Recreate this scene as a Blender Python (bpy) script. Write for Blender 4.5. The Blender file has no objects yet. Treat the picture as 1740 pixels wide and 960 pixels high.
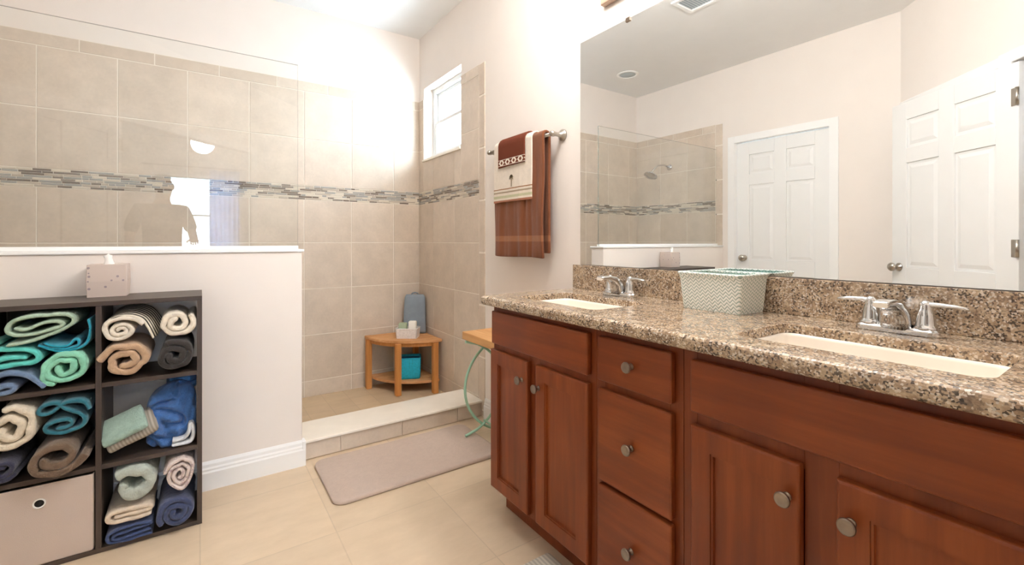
import bpy, bmesh, math, random
from mathutils import Vector, Matrix, noise
random.seed(7)
C = bpy.context.scene.collection
PI = math.pi

# ------------------------------------------------------------------ camera, world, exposure
cam_d = bpy.data.cameras.new('camera')
cam = bpy.data.objects.new('camera', cam_d); C.objects.link(cam)
cam.location = (0, 0, 1.11)
cam.rotation_euler = (PI / 2, 0, -math.atan2(530, 770.45))
cam_d.sensor_width = 36; cam_d.lens = 770.45 * 36 / 1740
cam_d.shift_y = -70 / 1740
cam_d.clip_start = 0.02
sc = bpy.context.scene
sc.camera = cam
sc.view_settings.view_transform = 'Standard'; sc.view_settings.look = 'None'
sc.view_settings.gamma = 1; sc.view_settings.use_curve_mapping = False
sc.view_settings.exposure = 0.52
w = bpy.data.worlds.new('daylight'); sc.world = w; w.use_nodes = True
w.node_tree.nodes['Background'].inputs[0].default_value = (0.74, 0.89, 1.0, 1)
w.node_tree.nodes['Background'].inputs[1].default_value = 22.0
LAMP_W = 21.0; VANITY_E = 35.0; BED_E = 12.0
sc.cycles.max_bounces = 10; sc.cycles.diffuse_bounces = 6; sc.cycles.glossy_bounces = 6
sc.cycles.transparent_max_bounces = 12; sc.cycles.caustics_reflective = False; sc.cycles.caustics_refractive = False
sc.cycles.sample_clamp_indirect = 6

# ------------------------------------------------------------------ materials
def lin(c):
    if isinstance(c, str):
        c = tuple(int(c[i:i + 2], 16) / 255 for i in (0, 2, 4))
    return tuple(x / 12.92 if x <= .04045 else ((x + .055) / 1.055) ** 2.4 for x in c) + (1,)

class NT:
    def __init__(s, name):
        s.m = bpy.data.materials.new(name); s.m.use_nodes = True
        s.t = s.m.node_tree; s.b = s.t.nodes['Principled BSDF']; s.out = s.t.nodes['Material Output']
    def n(s, typ, **kw):
        o = s.t.nodes.new('ShaderNode' + typ)
        for k, v in kw.items(): setattr(o, k, v)
        return o
    def l(s, a, b): s.t.links.new(a, b)
    def co(s, scale=(1, 1, 1), loc=(0, 0, 0)):
        tc = s.n('TexCoord'); mp = s.n('Mapping'); s.l(tc.outputs['Object'], mp.inputs[0])
        mp.inputs['Scale'].default_value = scale; mp.inputs['Location'].default_value = loc
        return mp.outputs[0]
    def noise(s, sc_, det=3, vec=None, rough=.5):
        o = s.n('TexNoise'); o.inputs['Scale'].default_value = sc_; o.inputs['Detail'].default_value = det
        o.inputs['Roughness'].default_value = rough
        s.l(vec if vec is not None else s.co(), o.inputs['Vector']); return o.outputs['Fac']
    def ramp(s, fac, stops, interp='LINEAR'):
        r = s.n('ValToRGB'); e = r.color_ramp.elements; r.color_ramp.interpolation = interp
        while len(e) < len(stops): e.new(.5)
        for i, (p, c) in enumerate(stops):
            e[i].position = p; e[i].color = c if len(c) == 4 and not isinstance(c, str) else lin(c)
        s.l(fac, r.inputs[0]); return r.outputs[0]
    def math(s, op, a, b=None, c=None):
        o = s.n('Math', operation=op)
        for i, v in enumerate((a, b, c)):
            if v is None: continue
            if isinstance(v, (int, float)): o.inputs[i].default_value = v
            else: s.l(v, o.inputs[i])
        return o.outputs[0]
    def mix(s, fac, a, b, blend='MIX'):
        o = s.n('Mix', data_type='RGBA', blend_type=blend)
        for i, v in ((0, fac), (6, a), (7, b)):
            if isinstance(v, (int, float, tuple)): o.inputs[i].default_value = v
            elif isinstance(v, str): o.inputs[i].default_value = lin(v)
            else: s.l(v, o.inputs[i])
        return o.outputs[2]
    def bump(s, h, strength=.3, dist=.002):
        b = s.n('Bump'); b.inputs['Strength'].default_value = strength; b.inputs['Distance'].default_value = dist
        s.l(h, b.inputs['Height']); s.l(b.outputs[0], s.b.inputs['Normal'])
    def base(s, c, rough=.5, metal=0, spec=.5):
        if isinstance(c, (str, tuple)): s.b.inputs['Base Color'].default_value = lin(c)
        else: s.l(c, s.b.inputs['Base Color'])
        s.b.inputs['Roughness'].default_value = rough; s.b.inputs['Metallic'].default_value = metal
        s.b.inputs['Specular IOR Level'].default_value = spec
        return s.m

def plain(name, c, rough=.5, metal=0, spec=.5, var=.04, nscale=6, bump=0, bscale=200):
    t = NT(name); a = lin(c)
    lo = tuple(x * (1 - var) for x in a[:3]) + (1,); hi = tuple(min(1, x * (1 + var)) for x in a[:3]) + (1,)
    col = t.ramp(t.noise(nscale), [(.3, lo), (.7, hi)])
    if bump: t.bump(t.noise(bscale, 2), bump)
    return t.base(col, rough, metal, spec)

def fabric(name, c, var=.16, bump=.9, bscale=260):
    t = NT(name); a = lin(c)
    lo = tuple(x * (1 - var) for x in a[:3]) + (1,); hi = tuple(min(1, x * (1 + var)) for x in a[:3]) + (1,)
    f = t.noise(38, 5, rough=.7)
    col = t.ramp(f, [(.3, lo), (.7, hi)])
    hh_ = t.math('ADD', t.math('MULTIPLY', t.noise(bscale, 3, rough=.7), .45), t.math('MULTIPLY', t.noise(55, 4, rough=.6), 1.0))
    t.bump(hh_, bump, .007)
    m = t.base(col, 1.0, 0, .1)
    t.b.inputs['Sheen Weight'].default_value = .25; t.b.inputs['Sheen Roughness'].default_value = .6
    return m

M = {}
M['wall'] = plain('wall_paint', 'EFE8E2', .75, var=.01, bump=.06, bscale=120)
M['ceil'] = plain('ceiling_paint', 'EFF0F0', .9, var=.01, bump=.12, bscale=90)
M['trim'] = plain('white_trim_paint', 'F7F8F8', .35, var=.01)
M['door'] = plain('white_door_paint', 'F0F1F1', .4, var=.01)
M['plastic'] = plain('white_vinyl', 'EDEFEF', .35, var=.01)
M['ceramic'] = plain('sink_ceramic', 'FBF3E8', .12, var=.01)
M['marble'] = plain('cream_marble', 'F8F3E8', .25, var=.03, nscale=9)
M['chrome'] = plain('chrome', 'DCDCDC', .09, 1, var=.01)
M['nickel'] = plain('brushed_nickel', 'B9B2A8', .28, 1, var=.03)
M['bronze'] = plain('aged_bronze', '8F8174', .33, 1, var=.12, nscale=60)
M['dark'] = plain('dark_void', '101010', .6)
M['mint'] = plain('mint_painted_metal', 'A9D6BE', .4, var=.03)
M['grout'] = plain('tile_grout', 'EEE6DB', .9, var=.03)
M['bin'] = plain('bin_fabric', 'CDBFB6', .95, var=.03, bump=.3, bscale=500)
M['tissue'] = plain('tissue_paper', 'FAFAF8', .9, var=.01)
M['soapg'] = plain('green_soap', 'A9B89A', .5)
M['soapw'] = plain('white_jar', 'F2EFE8', .5)
M['frost'] = plain('frosted_disc', 'B9C3C8', .5)

def tile_mat(name, c):
    t = NT(name); a = lin(c)
    v = t.co()
    f1 = t.noise(7, 6, v, .65); f2 = t.noise(60, 4, v, .6)
    f = t.math('ADD', t.math('MULTIPLY', f1, .7), t.math('MULTIPLY', f2, .3))
    col = t.ramp(f, [(.35, tuple(x * .90 for x in a[:3]) + (1,)), (.65, tuple(min(1, x * 1.07) for x in a[:3]) + (1,))])
    t.bump(f2, .05)
    return t.base(col, .38, 0, .4)
M['tile'] = [tile_mat('wall_tile_a', 'D3C5B6'), tile_mat('wall_tile_b', 'D0C1B1'), tile_mat('wall_tile_c', 'D7C9BA')]
M['mosaic'] = [plain('mosaic_taupe', '8A7F74', .25), plain('mosaic_cream', 'DCD2C2', .3), plain('mosaic_grey', 'A5A4A0', .15),
               plain('mosaic_stone', 'BDB1A2', .35), plain('mosaic_brown', '75685C', .25)]

def floor_mat(name, tw, th, ox, oy, c):
    t = NT(name); a = lin(c)
    v = t.co((1, 1, 1), (ox, oy, 0))
    br = t.n('TexBrick'); br.offset = 0; br.squash = 1
    t.l(v, br.inputs['Vector'])
    br.inputs['Scale'].default_value = 1; br.inputs['Mortar Size'].default_value = .0025; br.inputs['Mortar Smooth'].default_value = .3
    br.inputs['Brick Width'].default_value = tw; br.inputs['Row Height'].default_value = th
    br.inputs['Color1'].default_value = tuple(x * .95 for x in a[:3]) + (1,)
    br.inputs['Color2'].default_value = tuple(x * 1.03 for x in a[:3]) + (1,)
    br.inputs['Mortar'].default_value = tuple(x * .86 for x in a[:3]) + (1,)
    f = t.noise(5, 6, t.co((1, 2.2, 1)), .65)
    m = t.ramp(f, [(.3, (.88, .87, .85, 1)), (.7, (1.0, 1.0, 1.0, 1))])
    col = t.mix(1.0, br.outputs['Color'], m, 'MULTIPLY')
    t.bump(t.math('MULTIPLY', br.outputs['Fac'], -1.0), .3, .001)
    return t.base(col, .34, 0, .4)
M['floor'] = floor_mat('floor_tile', .43, .46, 0.0, -1.805 + .46 * 4, 'DCC8AE')
M['sfloor'] = floor_mat('shower_floor_tile', .15, .15, .03, .02, 'D2BC9E')

def granite():
    t = NT('granite'); v = t.co()
    n1 = t.noise(34, 6, v, .7)
    base = t.ramp(n1, [(.33, '806A56'), (.47, 'A68D74'), (.62, 'C9B397'), (.75, '8E765F')])
    vo = t.n('TexVoronoi'); vo.inputs['Scale'].default_value = 270; t.l(v, vo.inputs['Vector'])
    sep = t.n('SeparateColor'); t.l(vo.outputs['Color'], sep.inputs[0])
    speck = t.ramp(sep.outputs[0], [(0, '221F1E'), (.16, '4C423B'), (.30, '7C6C60'), (.36, (1, 1, 1, 1))], 'CONSTANT')
    isp = t.math('LESS_THAN', sep.outputs[0], .36)
    big = t.noise(26, 4, t.co((1, 1, 1), (3, 5, 2)), .6)
    dense = t.math('GREATER_THAN', big, .46)
    fac = t.math('MULTIPLY', isp, t.math('ADD', t.math('MULTIPLY', dense, .45), .38))
    col = t.mix(fac, base, speck)
    light = t.math('GREATER_THAN', sep.outputs[1], .84)
    col = t.mix(t.math('MULTIPLY', light, .6), col, 'EDE3D4')
    return t.base(col, .12, 0, .5)
M['granite'] = granite()

def wood(name, dark, mid, light, axis=2, rough=.35, grain=26):
    t = NT(name)
    s_ = [grain, grain, grain]; s_[axis] = grain * .07
    v = t.co(tuple(s_))
    f = t.noise(1.0, 5, v, .6)
    big = t.noise(3.0, 2)
    ff = t.math('ADD', t.math('MULTIPLY', f, .6), t.math('MULTIPLY', big, .4))
    col = t.ramp(ff, [(.32, dark), (.5, mid), (.68, light)])
    t.bump(f, .03)
    return t.base(col, rough, 0, .35)
M['cherry'] = wood('cherry_wood', '6A2F16', '7D3A18', '924A22')
M['cherryh'] = wood('cherry_wood_horizontal', '6A2F16', '7D3A18', '924A22', axis=1)
M['cherryd'] = wood('cherry_wood_frame', '642B12', '763515', '88421F')
M['espresso'] = wood('espresso_board', '3A302B', '453A34', '50443D', axis=0, rough=.4)
M['teak'] = wood('teak_wood', 'B0743C', 'C98A4C', 'D99E60', axis=2, rough=.55, grain=40)
M['teakh'] = wood('teak_slats', 'BE8655', 'CF9A68', 'DCAA7A', axis=0, rough=.6, grain=40)
M['butcher'] = wood('butcher_block', 'B9834E', 'CF9E68', 'E0B682', axis=1, rough=.5, grain=30)

def glass(name, tint):
    t = NT(name)
    g = t.n('NewGeometry'); ior = t.math('ADD', t.math('MULTIPLY', g.outputs['Backfacing'], 1 / 1.52 - 1.52), 1.52)
    fr = t.n('Fresnel'); t.l(ior, fr.inputs['IOR'])
    tr = t.n('BsdfTransparent'); tr.inputs[0].default_value = tint
    gl = t.n('BsdfGlossy'); gl.inputs['Roughness'].default_value = 0
    mx = t.n('MixShader'); t.l(fr.outputs[0], mx.inputs[0]); t.l(tr.outputs[0], mx.inputs[1]); t.l(gl.outputs[0], mx.inputs[2])
    t.l(mx.outputs[0], t.out.inputs[0]); t.m.node_tree.nodes.remove(t.b)
    return t.m
M['glass'] = glass('clear_glass', (.985, .995, .99, 1))
M['pane'] = glass('window_glass', (.98, .99, 1, 1))
def edge_mat():
    t = NT('polished_glass_edge'); m = t.base('6F8A84', .15, 0, .6)
    t.b.inputs['Alpha'].default_value = .55
    return m
M['glass_edge'] = edge_mat()
def mirror_mat():
    t = NT('mirror_silver'); return t.base((.975, .985, .985), 0.0, 1)
M['mirror'] = mirror_mat()
def emit(name, c, e):
    t = NT(name); m = t.base(c, .4)
    t.b.inputs['Emission Color'].default_value = lin(c); t.b.inputs['Emission Strength'].default_value = e
    return m

# ------------------------------------------------------------------ mesh helpers
class MB:
    def __init__(s): s.bm = bmesh.new()
    def face(s, vs, mi=0, smooth=False):
        try:
            f = s.bm.faces.new(vs); f.material_index = mi; f.smooth = smooth; return f
        except ValueError: return None
    def box(s, x0, x1, y0, y1, z0, z1, mi=0):
        v = [s.bm.verts.new((x, y, z)) for z in (z0, z1) for y in (y0, y1) for x in (x0, x1)]
        for q in ((0, 2, 3, 1), (4, 5, 7, 6), (0, 1, 5, 4), (2, 6, 7, 3), (0, 4, 6, 2), (1, 3, 7, 5)):
            s.face([v[i] for i in q], mi)
        return s
    def loft(s, rings, cap0=True, cap1=True, smooth=True, mi=0, closed=True):
        R = [[s.bm.verts.new(p) for p in r] for r in rings]
        n = len(R[0])
        for a, b in zip(R, R[1:]):
            for i in range(n if closed else n - 1):
                j = (i + 1) % n
                s.face([a[i], a[j], b[j], b[i]], mi, smooth)
        if cap0: s.face(R[0][::-1], mi)
        if cap1: s.face(R[-1], mi)
        return s
    def lathe(s, prof, c=(0, 0, 0), axis='z', n=24, mi=0, smooth=True):
        rings = []
        for r, h in prof:
            r = max(r, 1e-4); ring = []
            for i in range(n):
                a = 2 * PI * i / n; u, v_ = r * math.cos(a), r * math.sin(a)
                p = {'z': (u, v_, h), 'x': (h, u, v_), 'y': (v_, h, u)}[axis]
                ring.append((p[0] + c[0], p[1] + c[1], p[2] + c[2]))
            rings.append(ring)
        return s.loft(rings, smooth=smooth, mi=mi)
    def tube(s, pts, r, n=10, mi=0, closed=False):
        pts = [Vector(p) for p in pts]; rings = []
        up = None
        for i, p in enumerate(pts):
            t = (pts[min(i + 1, len(pts) - 1)] - pts[max(i - 1, 0)]).normalized()
            if up is None:
                up = Vector((0, 0, 1)) if abs(t.z) < .9 else Vector((0, 1, 0))
            a = t.cross(up).normalized(); up = a.cross(t).normalized()
            rr = r(i / (len(pts) - 1)) if callable(r) else r
            rings.append([p + (a * math.cos(2 * PI * k / n) + up * math.sin(2 * PI * k / n)) * rr for k in range(n)])
        return s.loft(rings, mi=mi)
    def prism(s, poly, z0, z1, mi=0, smooth=False):
        return s.loft([[(x, y, z0) for x, y in poly], [(x, y, z1) for x, y in poly]], smooth=smooth, mi=mi)
    def xform(s, mat):
        s.bm.transform(mat); return s
    def build(s, name, mats, parent=None, bevel=0, seg=2, origin=None, subsurf=0, solid=0, shift=True):
        bm = s.bm
        bmesh.ops.recalc_face_normals(bm, faces=bm.faces)
        off = None
        if parent is not None and shift: off = Vector(parent['_o'])
        elif origin is not None: off = Vector(origin)
        if off is not None: bmesh.ops.translate(bm, verts=bm.verts, vec=-off)
        me = bpy.data.meshes.new(name); bm.to_mesh(me); bm.free()
        for m in (mats if isinstance(mats, (list, tuple)) else [mats]): me.materials.append(m)
        o = bpy.data.objects.new(name, me); C.objects.link(o)
        o['_o'] = tuple(off) if off is not None else (0, 0, 0)
        if parent is not None: o.parent = parent
        elif origin is not None: o.location = origin
        if solid:
            md = o.modifiers.new('thickness', 'SOLIDIFY'); md.thickness = solid; md.offset = 0
        if bevel:
            md = o.modifiers.new('eased_edges', 'BEVEL'); md.width = bevel; md.segments = seg; md.limit_method = 'ANGLE'
            md.angle_limit = math.radians(40); md.harden_normals = False
        if subsurf:
            md = o.modifiers.new('smooth', 'SUBSURF'); md.levels = subsurf; md.render_levels = subsurf
        return o

def thing(name, label, cat, loc=(0, 0, 0), group=None, rot=None):
    o = bpy.data.objects.new(name, None); C.objects.link(o); o.location = loc; o.empty_display_size = .05
    o['label'] = label; o['category'] = cat; o['_o'] = tuple(loc)
    if group: o['group'] = group
    if rot: o.rotation_euler = rot
    return o
def tag(o, label, cat, group=None):
    o['label'] = label; o['category'] = cat
    if group: o['group'] = group
    return o
def struct(name, mb, mats, bevel=0, parent=None):
    o = mb.build(name, mats, parent, bevel=bevel); o['kind'] = 'structure'; return o
def rrect(x0, x1, y0, y1, r, n=5):
    pts = []
    for cx, cy, a0 in ((x1 - r, y1 - r, 0), (x0 + r, y1 - r, PI / 2), (x0 + r, y0 + r, PI), (x1 - r, y0 + r, 1.5 * PI)):
        for k in range(n + 1):
            a = a0 + PI / 2 * k / n; pts.append((cx + r * math.cos(a), cy + r * math.sin(a)))
    return pts
def wallbox(mb, u0, u1, z0, z1, holes, f):
    """fill a rectangle minus holes with boxes; f(u0,u1,z0,z1) adds one"""
    us = sorted({u0, u1} | {h[0] for h in holes} | {h[1] for h in holes})
    for a, b in zip(us, us[1:]):
        zs = [z0]
        hs = sorted([(h[2], h[3]) for h in holes if h[0] <= a and h[1] >= b])
        z = z0
        for h0, h1 in hs:
            if h0 > z: f(a, b, z, h0)
            z = h1
        if z < z1: f(a, b, z, z1)

# ------------------------------------------------------------------ the setting
XA, YB, XL, ZC = 1.48, 3.485, -1.20, 2.762
YT = 2.4455                 # the tiled part of the right wall ends here
WY0, WY1, WZ0, WZ1 = 2.765, 3.392, 1.756, 2.33

mb = MB(); mb.box(-4.6, 2.6, -4.3, 2.60, -.1, 0); mb.box(-1.4, 1.9, 2.60, 3.75, -.1, -.004)
struct('floor', mb, M['floor'])
mb = MB(); mb.box(XL, XA + .02, 2.735, YB + .02, -.004, .0); struct('floor_shower', mb, M['sfloor'])
mb = MB(); mb.box(-4.6, 2.6, -4.3, 3.75, ZC, ZC + .1); struct('ceiling', mb, M['ceil'])

mb = MB()
wallbox(mb, -1.62, YB + .12, 0, ZC, [(WY0, WY1, WZ0, WZ1)], lambda a, b, c, d: mb.box(XA, XA + .15, a, b, c, d))
struct('wall_right', mb, M['wall'])
mb = MB(); mb.box(-1.35, XA, YB + .006, YB + .12, 0, ZC); struct('wall_back', mb, M['wall'])
DY0, DY1, DZ = 1.545, 2.325, 2.03
mb = MB()
wallbox(mb, .98, YB + .006, 0, ZC, [(DY0, DY1, 0, DZ)], lambda a, b, c, d: mb.box(XL - .12, XL, a, b, c, d))
struct('wall_left', mb, M['wall'])

# diagonal wall with the doorway the photograph is taken from
S2 = math.sqrt(.5)
def diag(mb, a, b, z0, z1, t0=0, t1=.12, mi=0):
    """a,b = x along the wall line x+y=-0.10; thickness t runs away from the bathroom"""
    p = [(a, -.10 - a), (b, -.10 - b)]
    poly = [(p[0][0] - t0 * S2, p[0][1] - t0 * S2), (p[1][0] - t0 * S2, p[1][1] - t0 * S2),
            (p[1][0] - t1 * S2, p[1][1] - t1 * S2), (p[0][0] - t1 * S2, p[0][1] - t1 * S2)]
    mb.prism(poly, z0, z1, mi)
mb = MB(); diag(mb, -1.2, -.58, 0, ZC); diag(mb, -.58, .46, 2.06, ZC); diag(mb, .46, 1.48, 0, ZC)
struct('wall_diagonal', mb, M['wall'])
mb = MB()
diag(mb, -.62, -.565, 0, 2.11, -.015, 0); diag(mb, .445, .50, 0, 2.11, -.015, 0); diag(mb, -.565, .445, 2.05, 2.11, -.015, 0)
diag(mb, -.58, -.565, 0, 2.05, 0, .12); diag(mb, .445, .46, 0, 2.05, 0, .12)
diag(mb, -1.19, -.62, 2.045, 2.10, -.015, 0)
struct('trim_1', mb, M['trim'], .004)

# bedroom beyond the doorway
BWX0, BWX1, BWZ0, BWZ1 = -.62, .56, .85, 2.2
mb = MB()
wallbox(mb, -4.6, 2.6, 0, ZC, [(BWX0, BWX1, BWZ0, BWZ1)], lambda a, b, c, d: mb.box(a, b, -4.14, -4.0, c, d))
struct('wall_bedroom_rear', mb, M['wall'])
mb = MB(); mb.box(-4.6, -4.5, -4.14, 1.6, 0, ZC); mb.box(-4.6, XL - .119, 1.5, 1.6, 0, ZC); struct('wall_bedroom_left', mb, M['wall'])
mb = MB(); mb.box(2.5, 2.6, -4.14, -1.5, 0, ZC); mb.box(XA + .15, 2.6, -1.62, -1.5, 0, ZC); struct('wall_bedroom_right', mb, M['wall'])

# ---- shower tiling
ROWS = [(0.0, .112), (.112, .440), (.440, .770), (.770, 1.101), (1.101, 1.406), (1.507, 1.838), (1.838, 2.176)]
G = .0027
def tile_face(mb, pos, u0, u1, us, border_us, base_x, holes=()):
    """pos(u,z,d) -> point; d = distance out of the wall"""
    def cell(a, b, c, d_, mi, e=.006, d0=.0):
        if b - a < .006 or d_ - c < .004: return
        for (h0, h1, k0, k1) in holes:
            if a < h1 and b > h0 and c < k1 and d_ > k0:
                if b > h1: cell(max(a, h1), b, c, d_, mi, e)
                if a < h0: cell(a, min(b, h0), c, d_, mi, e)
                aa, bb = max(a, h0), min(b, h1)
                if c < k0: cell(aa, bb, c, k0, mi, e)
                if d_ > k1: cell(aa, bb, k1, d_, mi, e)
                return
        a, b, c, d_ = a + G, b - G, c + G, d_ - G
        i = .0012
        P = [[pos(x, z, k) for x, z in ((a + q, c + q), (b - q, c + q), (b - q, d_ - q), (a + q, d_ - q))]
             for q, k in ((0, 0), (0, e - .001), (i, e))]
        mb.loft(P, cap0=False, smooth=False, mi=mi)
    cuts = [u0] + [u for u in us if u0 < u < u1] + [u1]
    for (c, d_) in ROWS:
        for a, b in zip(cuts, cuts[1:]): cell(a, b, c, d_, random.randrange(3))
    cuts = [u0] + [u for u in border_us if u0 < u < u1] + [u1]
    for a, b in zip(cuts, cuts[1:]): cell(a, b, 2.176, 2.247, random.randrange(3))
    n = 8; h = (1.507 - 1.406) / n
    for r in range(n):
        u = u0 - random.random() * .06
        while u < u1:
            L = random.choice((.03, .045, .06, .075, .09, .11)); a, b = max(u, u0), min(u + L, u1)
            if b - a > .006: 
                g = G; cell(a - g * .5, b + g * .5, 1.406 + r * h - g * .55, 1.406 + (r + 1) * h + g * .55, 4 + random.choice((0, 1, 1, 2, 2, 3, 3, 4)), .006 + random.random() * .0012)
            u += L
    # grout bed
TM = M['tile'] + [M['grout']] + M['mosaic']
mb = MB()
tile_face(mb, lambda u, z, d: (u, YB + .006 - d, z), XL, XA - .004, [-1.065, -.7305, -.3962, -.0637, .2717, .6088, .9368, 1.2617], [-.894, -.56, -.226, .103, .437, .770, 1.10, 1.435], 0)
mb.box(XL, XA, YB + .0025, YB + .0062, 0, 2.247, 3)
struct('wall_back_tile', mb, TM)
mb = MB()
H = [(WY0, WY1, WZ0, WZ1)]
tile_face(mb, lambda u, z, d: (XA - d, u, z), 2.5184, YB, [2.5184, 2.8615, 3.2027], [2.69, 3.03, 3.37], 0, H)
ROWS2, ROWS = ROWS, [(i * .333 + .04, i * .333 + .373) for i in range(6)] + [(2.038, 2.247), (0, .04)]
# bullnose strip
def strip(mb, pos, a, b):
    for c, d_ in ROWS:
        P = [[pos(x, z, k) for x, z in ((a + q, c + G + q), (b - q, c + G + q), (b - q, d_ - G - q), (a + q, d_ - G - q))] for q, k in ((G, 0), (G, .004), (G + .002, .006))]
        mb.loft(P, cap0=False, smooth=False, mi=random.randrange(3))
strip(mb, lambda u, z, d: (XA - d, u, z), YT, 2.5184)
wallbox(mb, YT + .006, YB, 0, 2.243, H, lambda a, b, c, d: mb.box(XA - .0035, XA + .001, a, b, c, d, 3))
struct('wall_right_tile', mb, TM)
mb = MB(); ROWS3, ROWS = ROWS, ROWS2
tile_face(mb, lambda u, z, d: (XL + d, u, z), 2.5184, YB, [2.83, 3.16], [2.66, 3.0, 3.33], 0)
ROWS = ROWS3; strip(mb, lambda u, z, d: (XL + d, u, z), YT, 2.5184)
mb.box(XL - .001, XL + .0035, YT + .006, YB, 0, 2.243, 3)
struct('wall_left_tile', mb, TM)

# ---- pony wall, its cap, channel and glass, curb
mb = MB(); mb.box(XL, .418, 2.445, 2.575, 0, 1.058); struct('wall_pony', mb, M['wall'], .006)
mb = MB(); mb.box(XL, .426, 2.437, 2.583, 1.058, 1.071); struct('trim_2', mb, M['trim'], .003)
def profile_base(mb, a, b, axis, face, sgn, h=.125, t=.016):
    prof = [(0, 0), (t, 0), (t, h * .62), (t * .8, h * .68), (t * .8, h * .74), (t * .55, h * .80), (t * .5, h * .9), (t * .2, h), (0, h)]
    rings = []
    for u in (a, b):
        rings.append([(u, face + sgn * d, z) if axis == 'x' else (face + sgn * d, u, z) for d, z in prof])
    mb.loft(rings, smooth=False)
mb = MB(); profile_base(mb, XL, .43, 'x', 2.445, -1)
mb.box(.418, .432, 2.43, 2.478, 0, .12)
struct('baseboard_pony', mb, M['trim'])
mb = MB(); profile_base(mb, 1.60, YT - .002, 'y', XA, -1); struct('baseboard_right', mb, M['trim'])
mb = MB(); profile_base(mb, 1.02, 1.48, 'y', XL, 1); struct('baseboard_left', mb, M['trim'])
mb = MB()
mb.box(.4185, XA, 2.492, 2.735, 0, .088, 3)
cu = [.4185, .6107, .9496, 1.3029, XA]
for a, b in zip(cu, cu[1:]): mb.box(a + .002, b - .002, 2.485, 2.493, .003, .088, random.randrange(3))
struct('trim_3', mb, TM, .001)
mb = MB(); mb.box(.4185, XA - .001, 2.474, 2.745, .0885, .102); struct('trim_4', mb, M['marble'], .003)

t = thing('shower_glass_panel', 'clear frameless glass screen standing on the half wall', 'shower screen', (-.4, 2.51, 1.071))
mb = MB(); mb.box(XL + .004, .408, 2.505, 2.515, 1.076, 2.003)
for k_, a_ in enumerate((mb.bm.faces,)):
    for f_ in a_:
        f_.normal_update()
        if abs(f_.normal.y) < .5: f_.material_index = 1
mb.build('glass_pane', [M['glass'], M['glass_edge']], t)
mb = MB(); mb.box(XL + .004, .408, 2.495, 2.504, 1.0715, 1.088); mb.box(XL + .004, .408, 2.516, 2.525, 1.0715, 1.088); mb.box(XL + .004, .408, 2.504, 2.516, 1.0715, 1.0755)
mb.build('sill_channel', M['trim'], t, .001)

# ---- windows
def window(name, along, lo, hi, z0, z1, face, dirn, fr=.035):
    """sash window; face = outer-side plane coordinate, dirn = sign towards outside"""
    def bx(mb, a, b, d0, d1, c, d):
        p, q = sorted((face + dirn * d0, face + dirn * d1))
        if along == 'y': mb.box(p, q, a, b, c, d)
        else: mb.box(a, b, p, q, c, d)
    mb = MB()
    for a, b, c, d in ((lo, lo + fr, z0, z1), (hi - fr, hi, z0, z1), (lo + fr, hi - fr, z0, z0 + fr), (lo + fr, hi - fr, z1 - fr, z1)):
        bx(mb, a, b, 0, .05, c, d)
    o = struct(name, mb, M['plastic'], .003)
    zm = (z0 + z1) / 2 + .01
    def sash(c, d, d0):
        m2 = MB(); s_ = .026; a, b = lo + fr, hi - fr
        for q in ((a, a + s_, c, d), (b - s_, b, c, d), (a + s_, b - s_, c, c + s_), (a + s_, b - s_, d - s_, d)):
            bx(m2, q[0], q[1], d0, d0 + .02, q[2], q[3])
        f = m2.build('window_sash', M['plastic'], o, .002)
        m3 = MB(); bx(m3, a + s_, b - s_, d0 + .008, d0 + .012, c + s_, d - s_); m3.build('pane', M['pane'], f)
    sash(zm - .013, z1 - fr, .026); sash(z0 + fr, zm + .013, .004)
    return o
w1 = window('window_1', 'y', WY0, WY1, WZ0, WZ1, XA + .075, 1)
mb = MB(); mb.box(XA - .016, XA + .074, WY0 + .001, WY1 + .012, WZ0 - .013, WZ0 + .004); mb.build('window_sill', M['marble'], w1, .003)
w2 = window('window_2', 'x', BWX0, BWX1, BWZ0, BWZ1, -4.06, -1)

# ---- doors
def door_leaf(name, wd, ht, parent=None):
    """six-panel leaf in local coords: x 0..wd, y 0..0.035, z 0..ht"""
    mb = MB(); st = .115; T = .035
    xm = wd / 2; zs = [(0.0, .20), (.80, .93), (1.62, 1.72), (ht - .115, ht)]
    mb.box(0, st, 0, T, 0, ht); mb.box(wd - st, wd, 0, T, 0, ht); mb.box(xm - .05, xm + .05, 0, T, 0, ht)
    for a, b in zs:
        for x0, x1 in ((st, xm - .05), (xm + .05, wd - st)): mb.box(x0, x1, 0, T, a, b)
    mb.box(st, wd - st, 0, T, 0, .20) if False else None
    for a, b in zip(zs, zs[1:]):
        for x0, x1 in ((st, xm - .05), (xm + .05, wd - st)):
            c, d = a[1], b[0]
            mb.box(x0, x1, .009, T - .009, c, d)
            g = .016
            for y0, y1, s_ in ((.009, .003, 1), (T - .009, T - .003, 1)):
                r0 = [(x0 + g, y0, c + g), (x1 - g, y0, c + g), (x1 - g, y0, d - g), (x0 + g, y0, d - g)]
                k = g + .022
                r1 = [(x0 + k, y1, c + k), (x1 - k, y1, c + k), (x1 - k, y1, d - k), (x0 + k, y1, d - k)]
                mb.loft([r0, r1], cap0=False, smooth=False)
    return mb
KN = [(.026, 0), (.026, .006), (.011, .008), (.010, .028), (.018, .034), (.027, .044), (.029, .054), (.024, .063), (.012, .067), (0, .0675)]
# door_1 in the left wall
mb = door_leaf('door_1', DY1 - DY0 - .006, DZ - .014)
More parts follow.
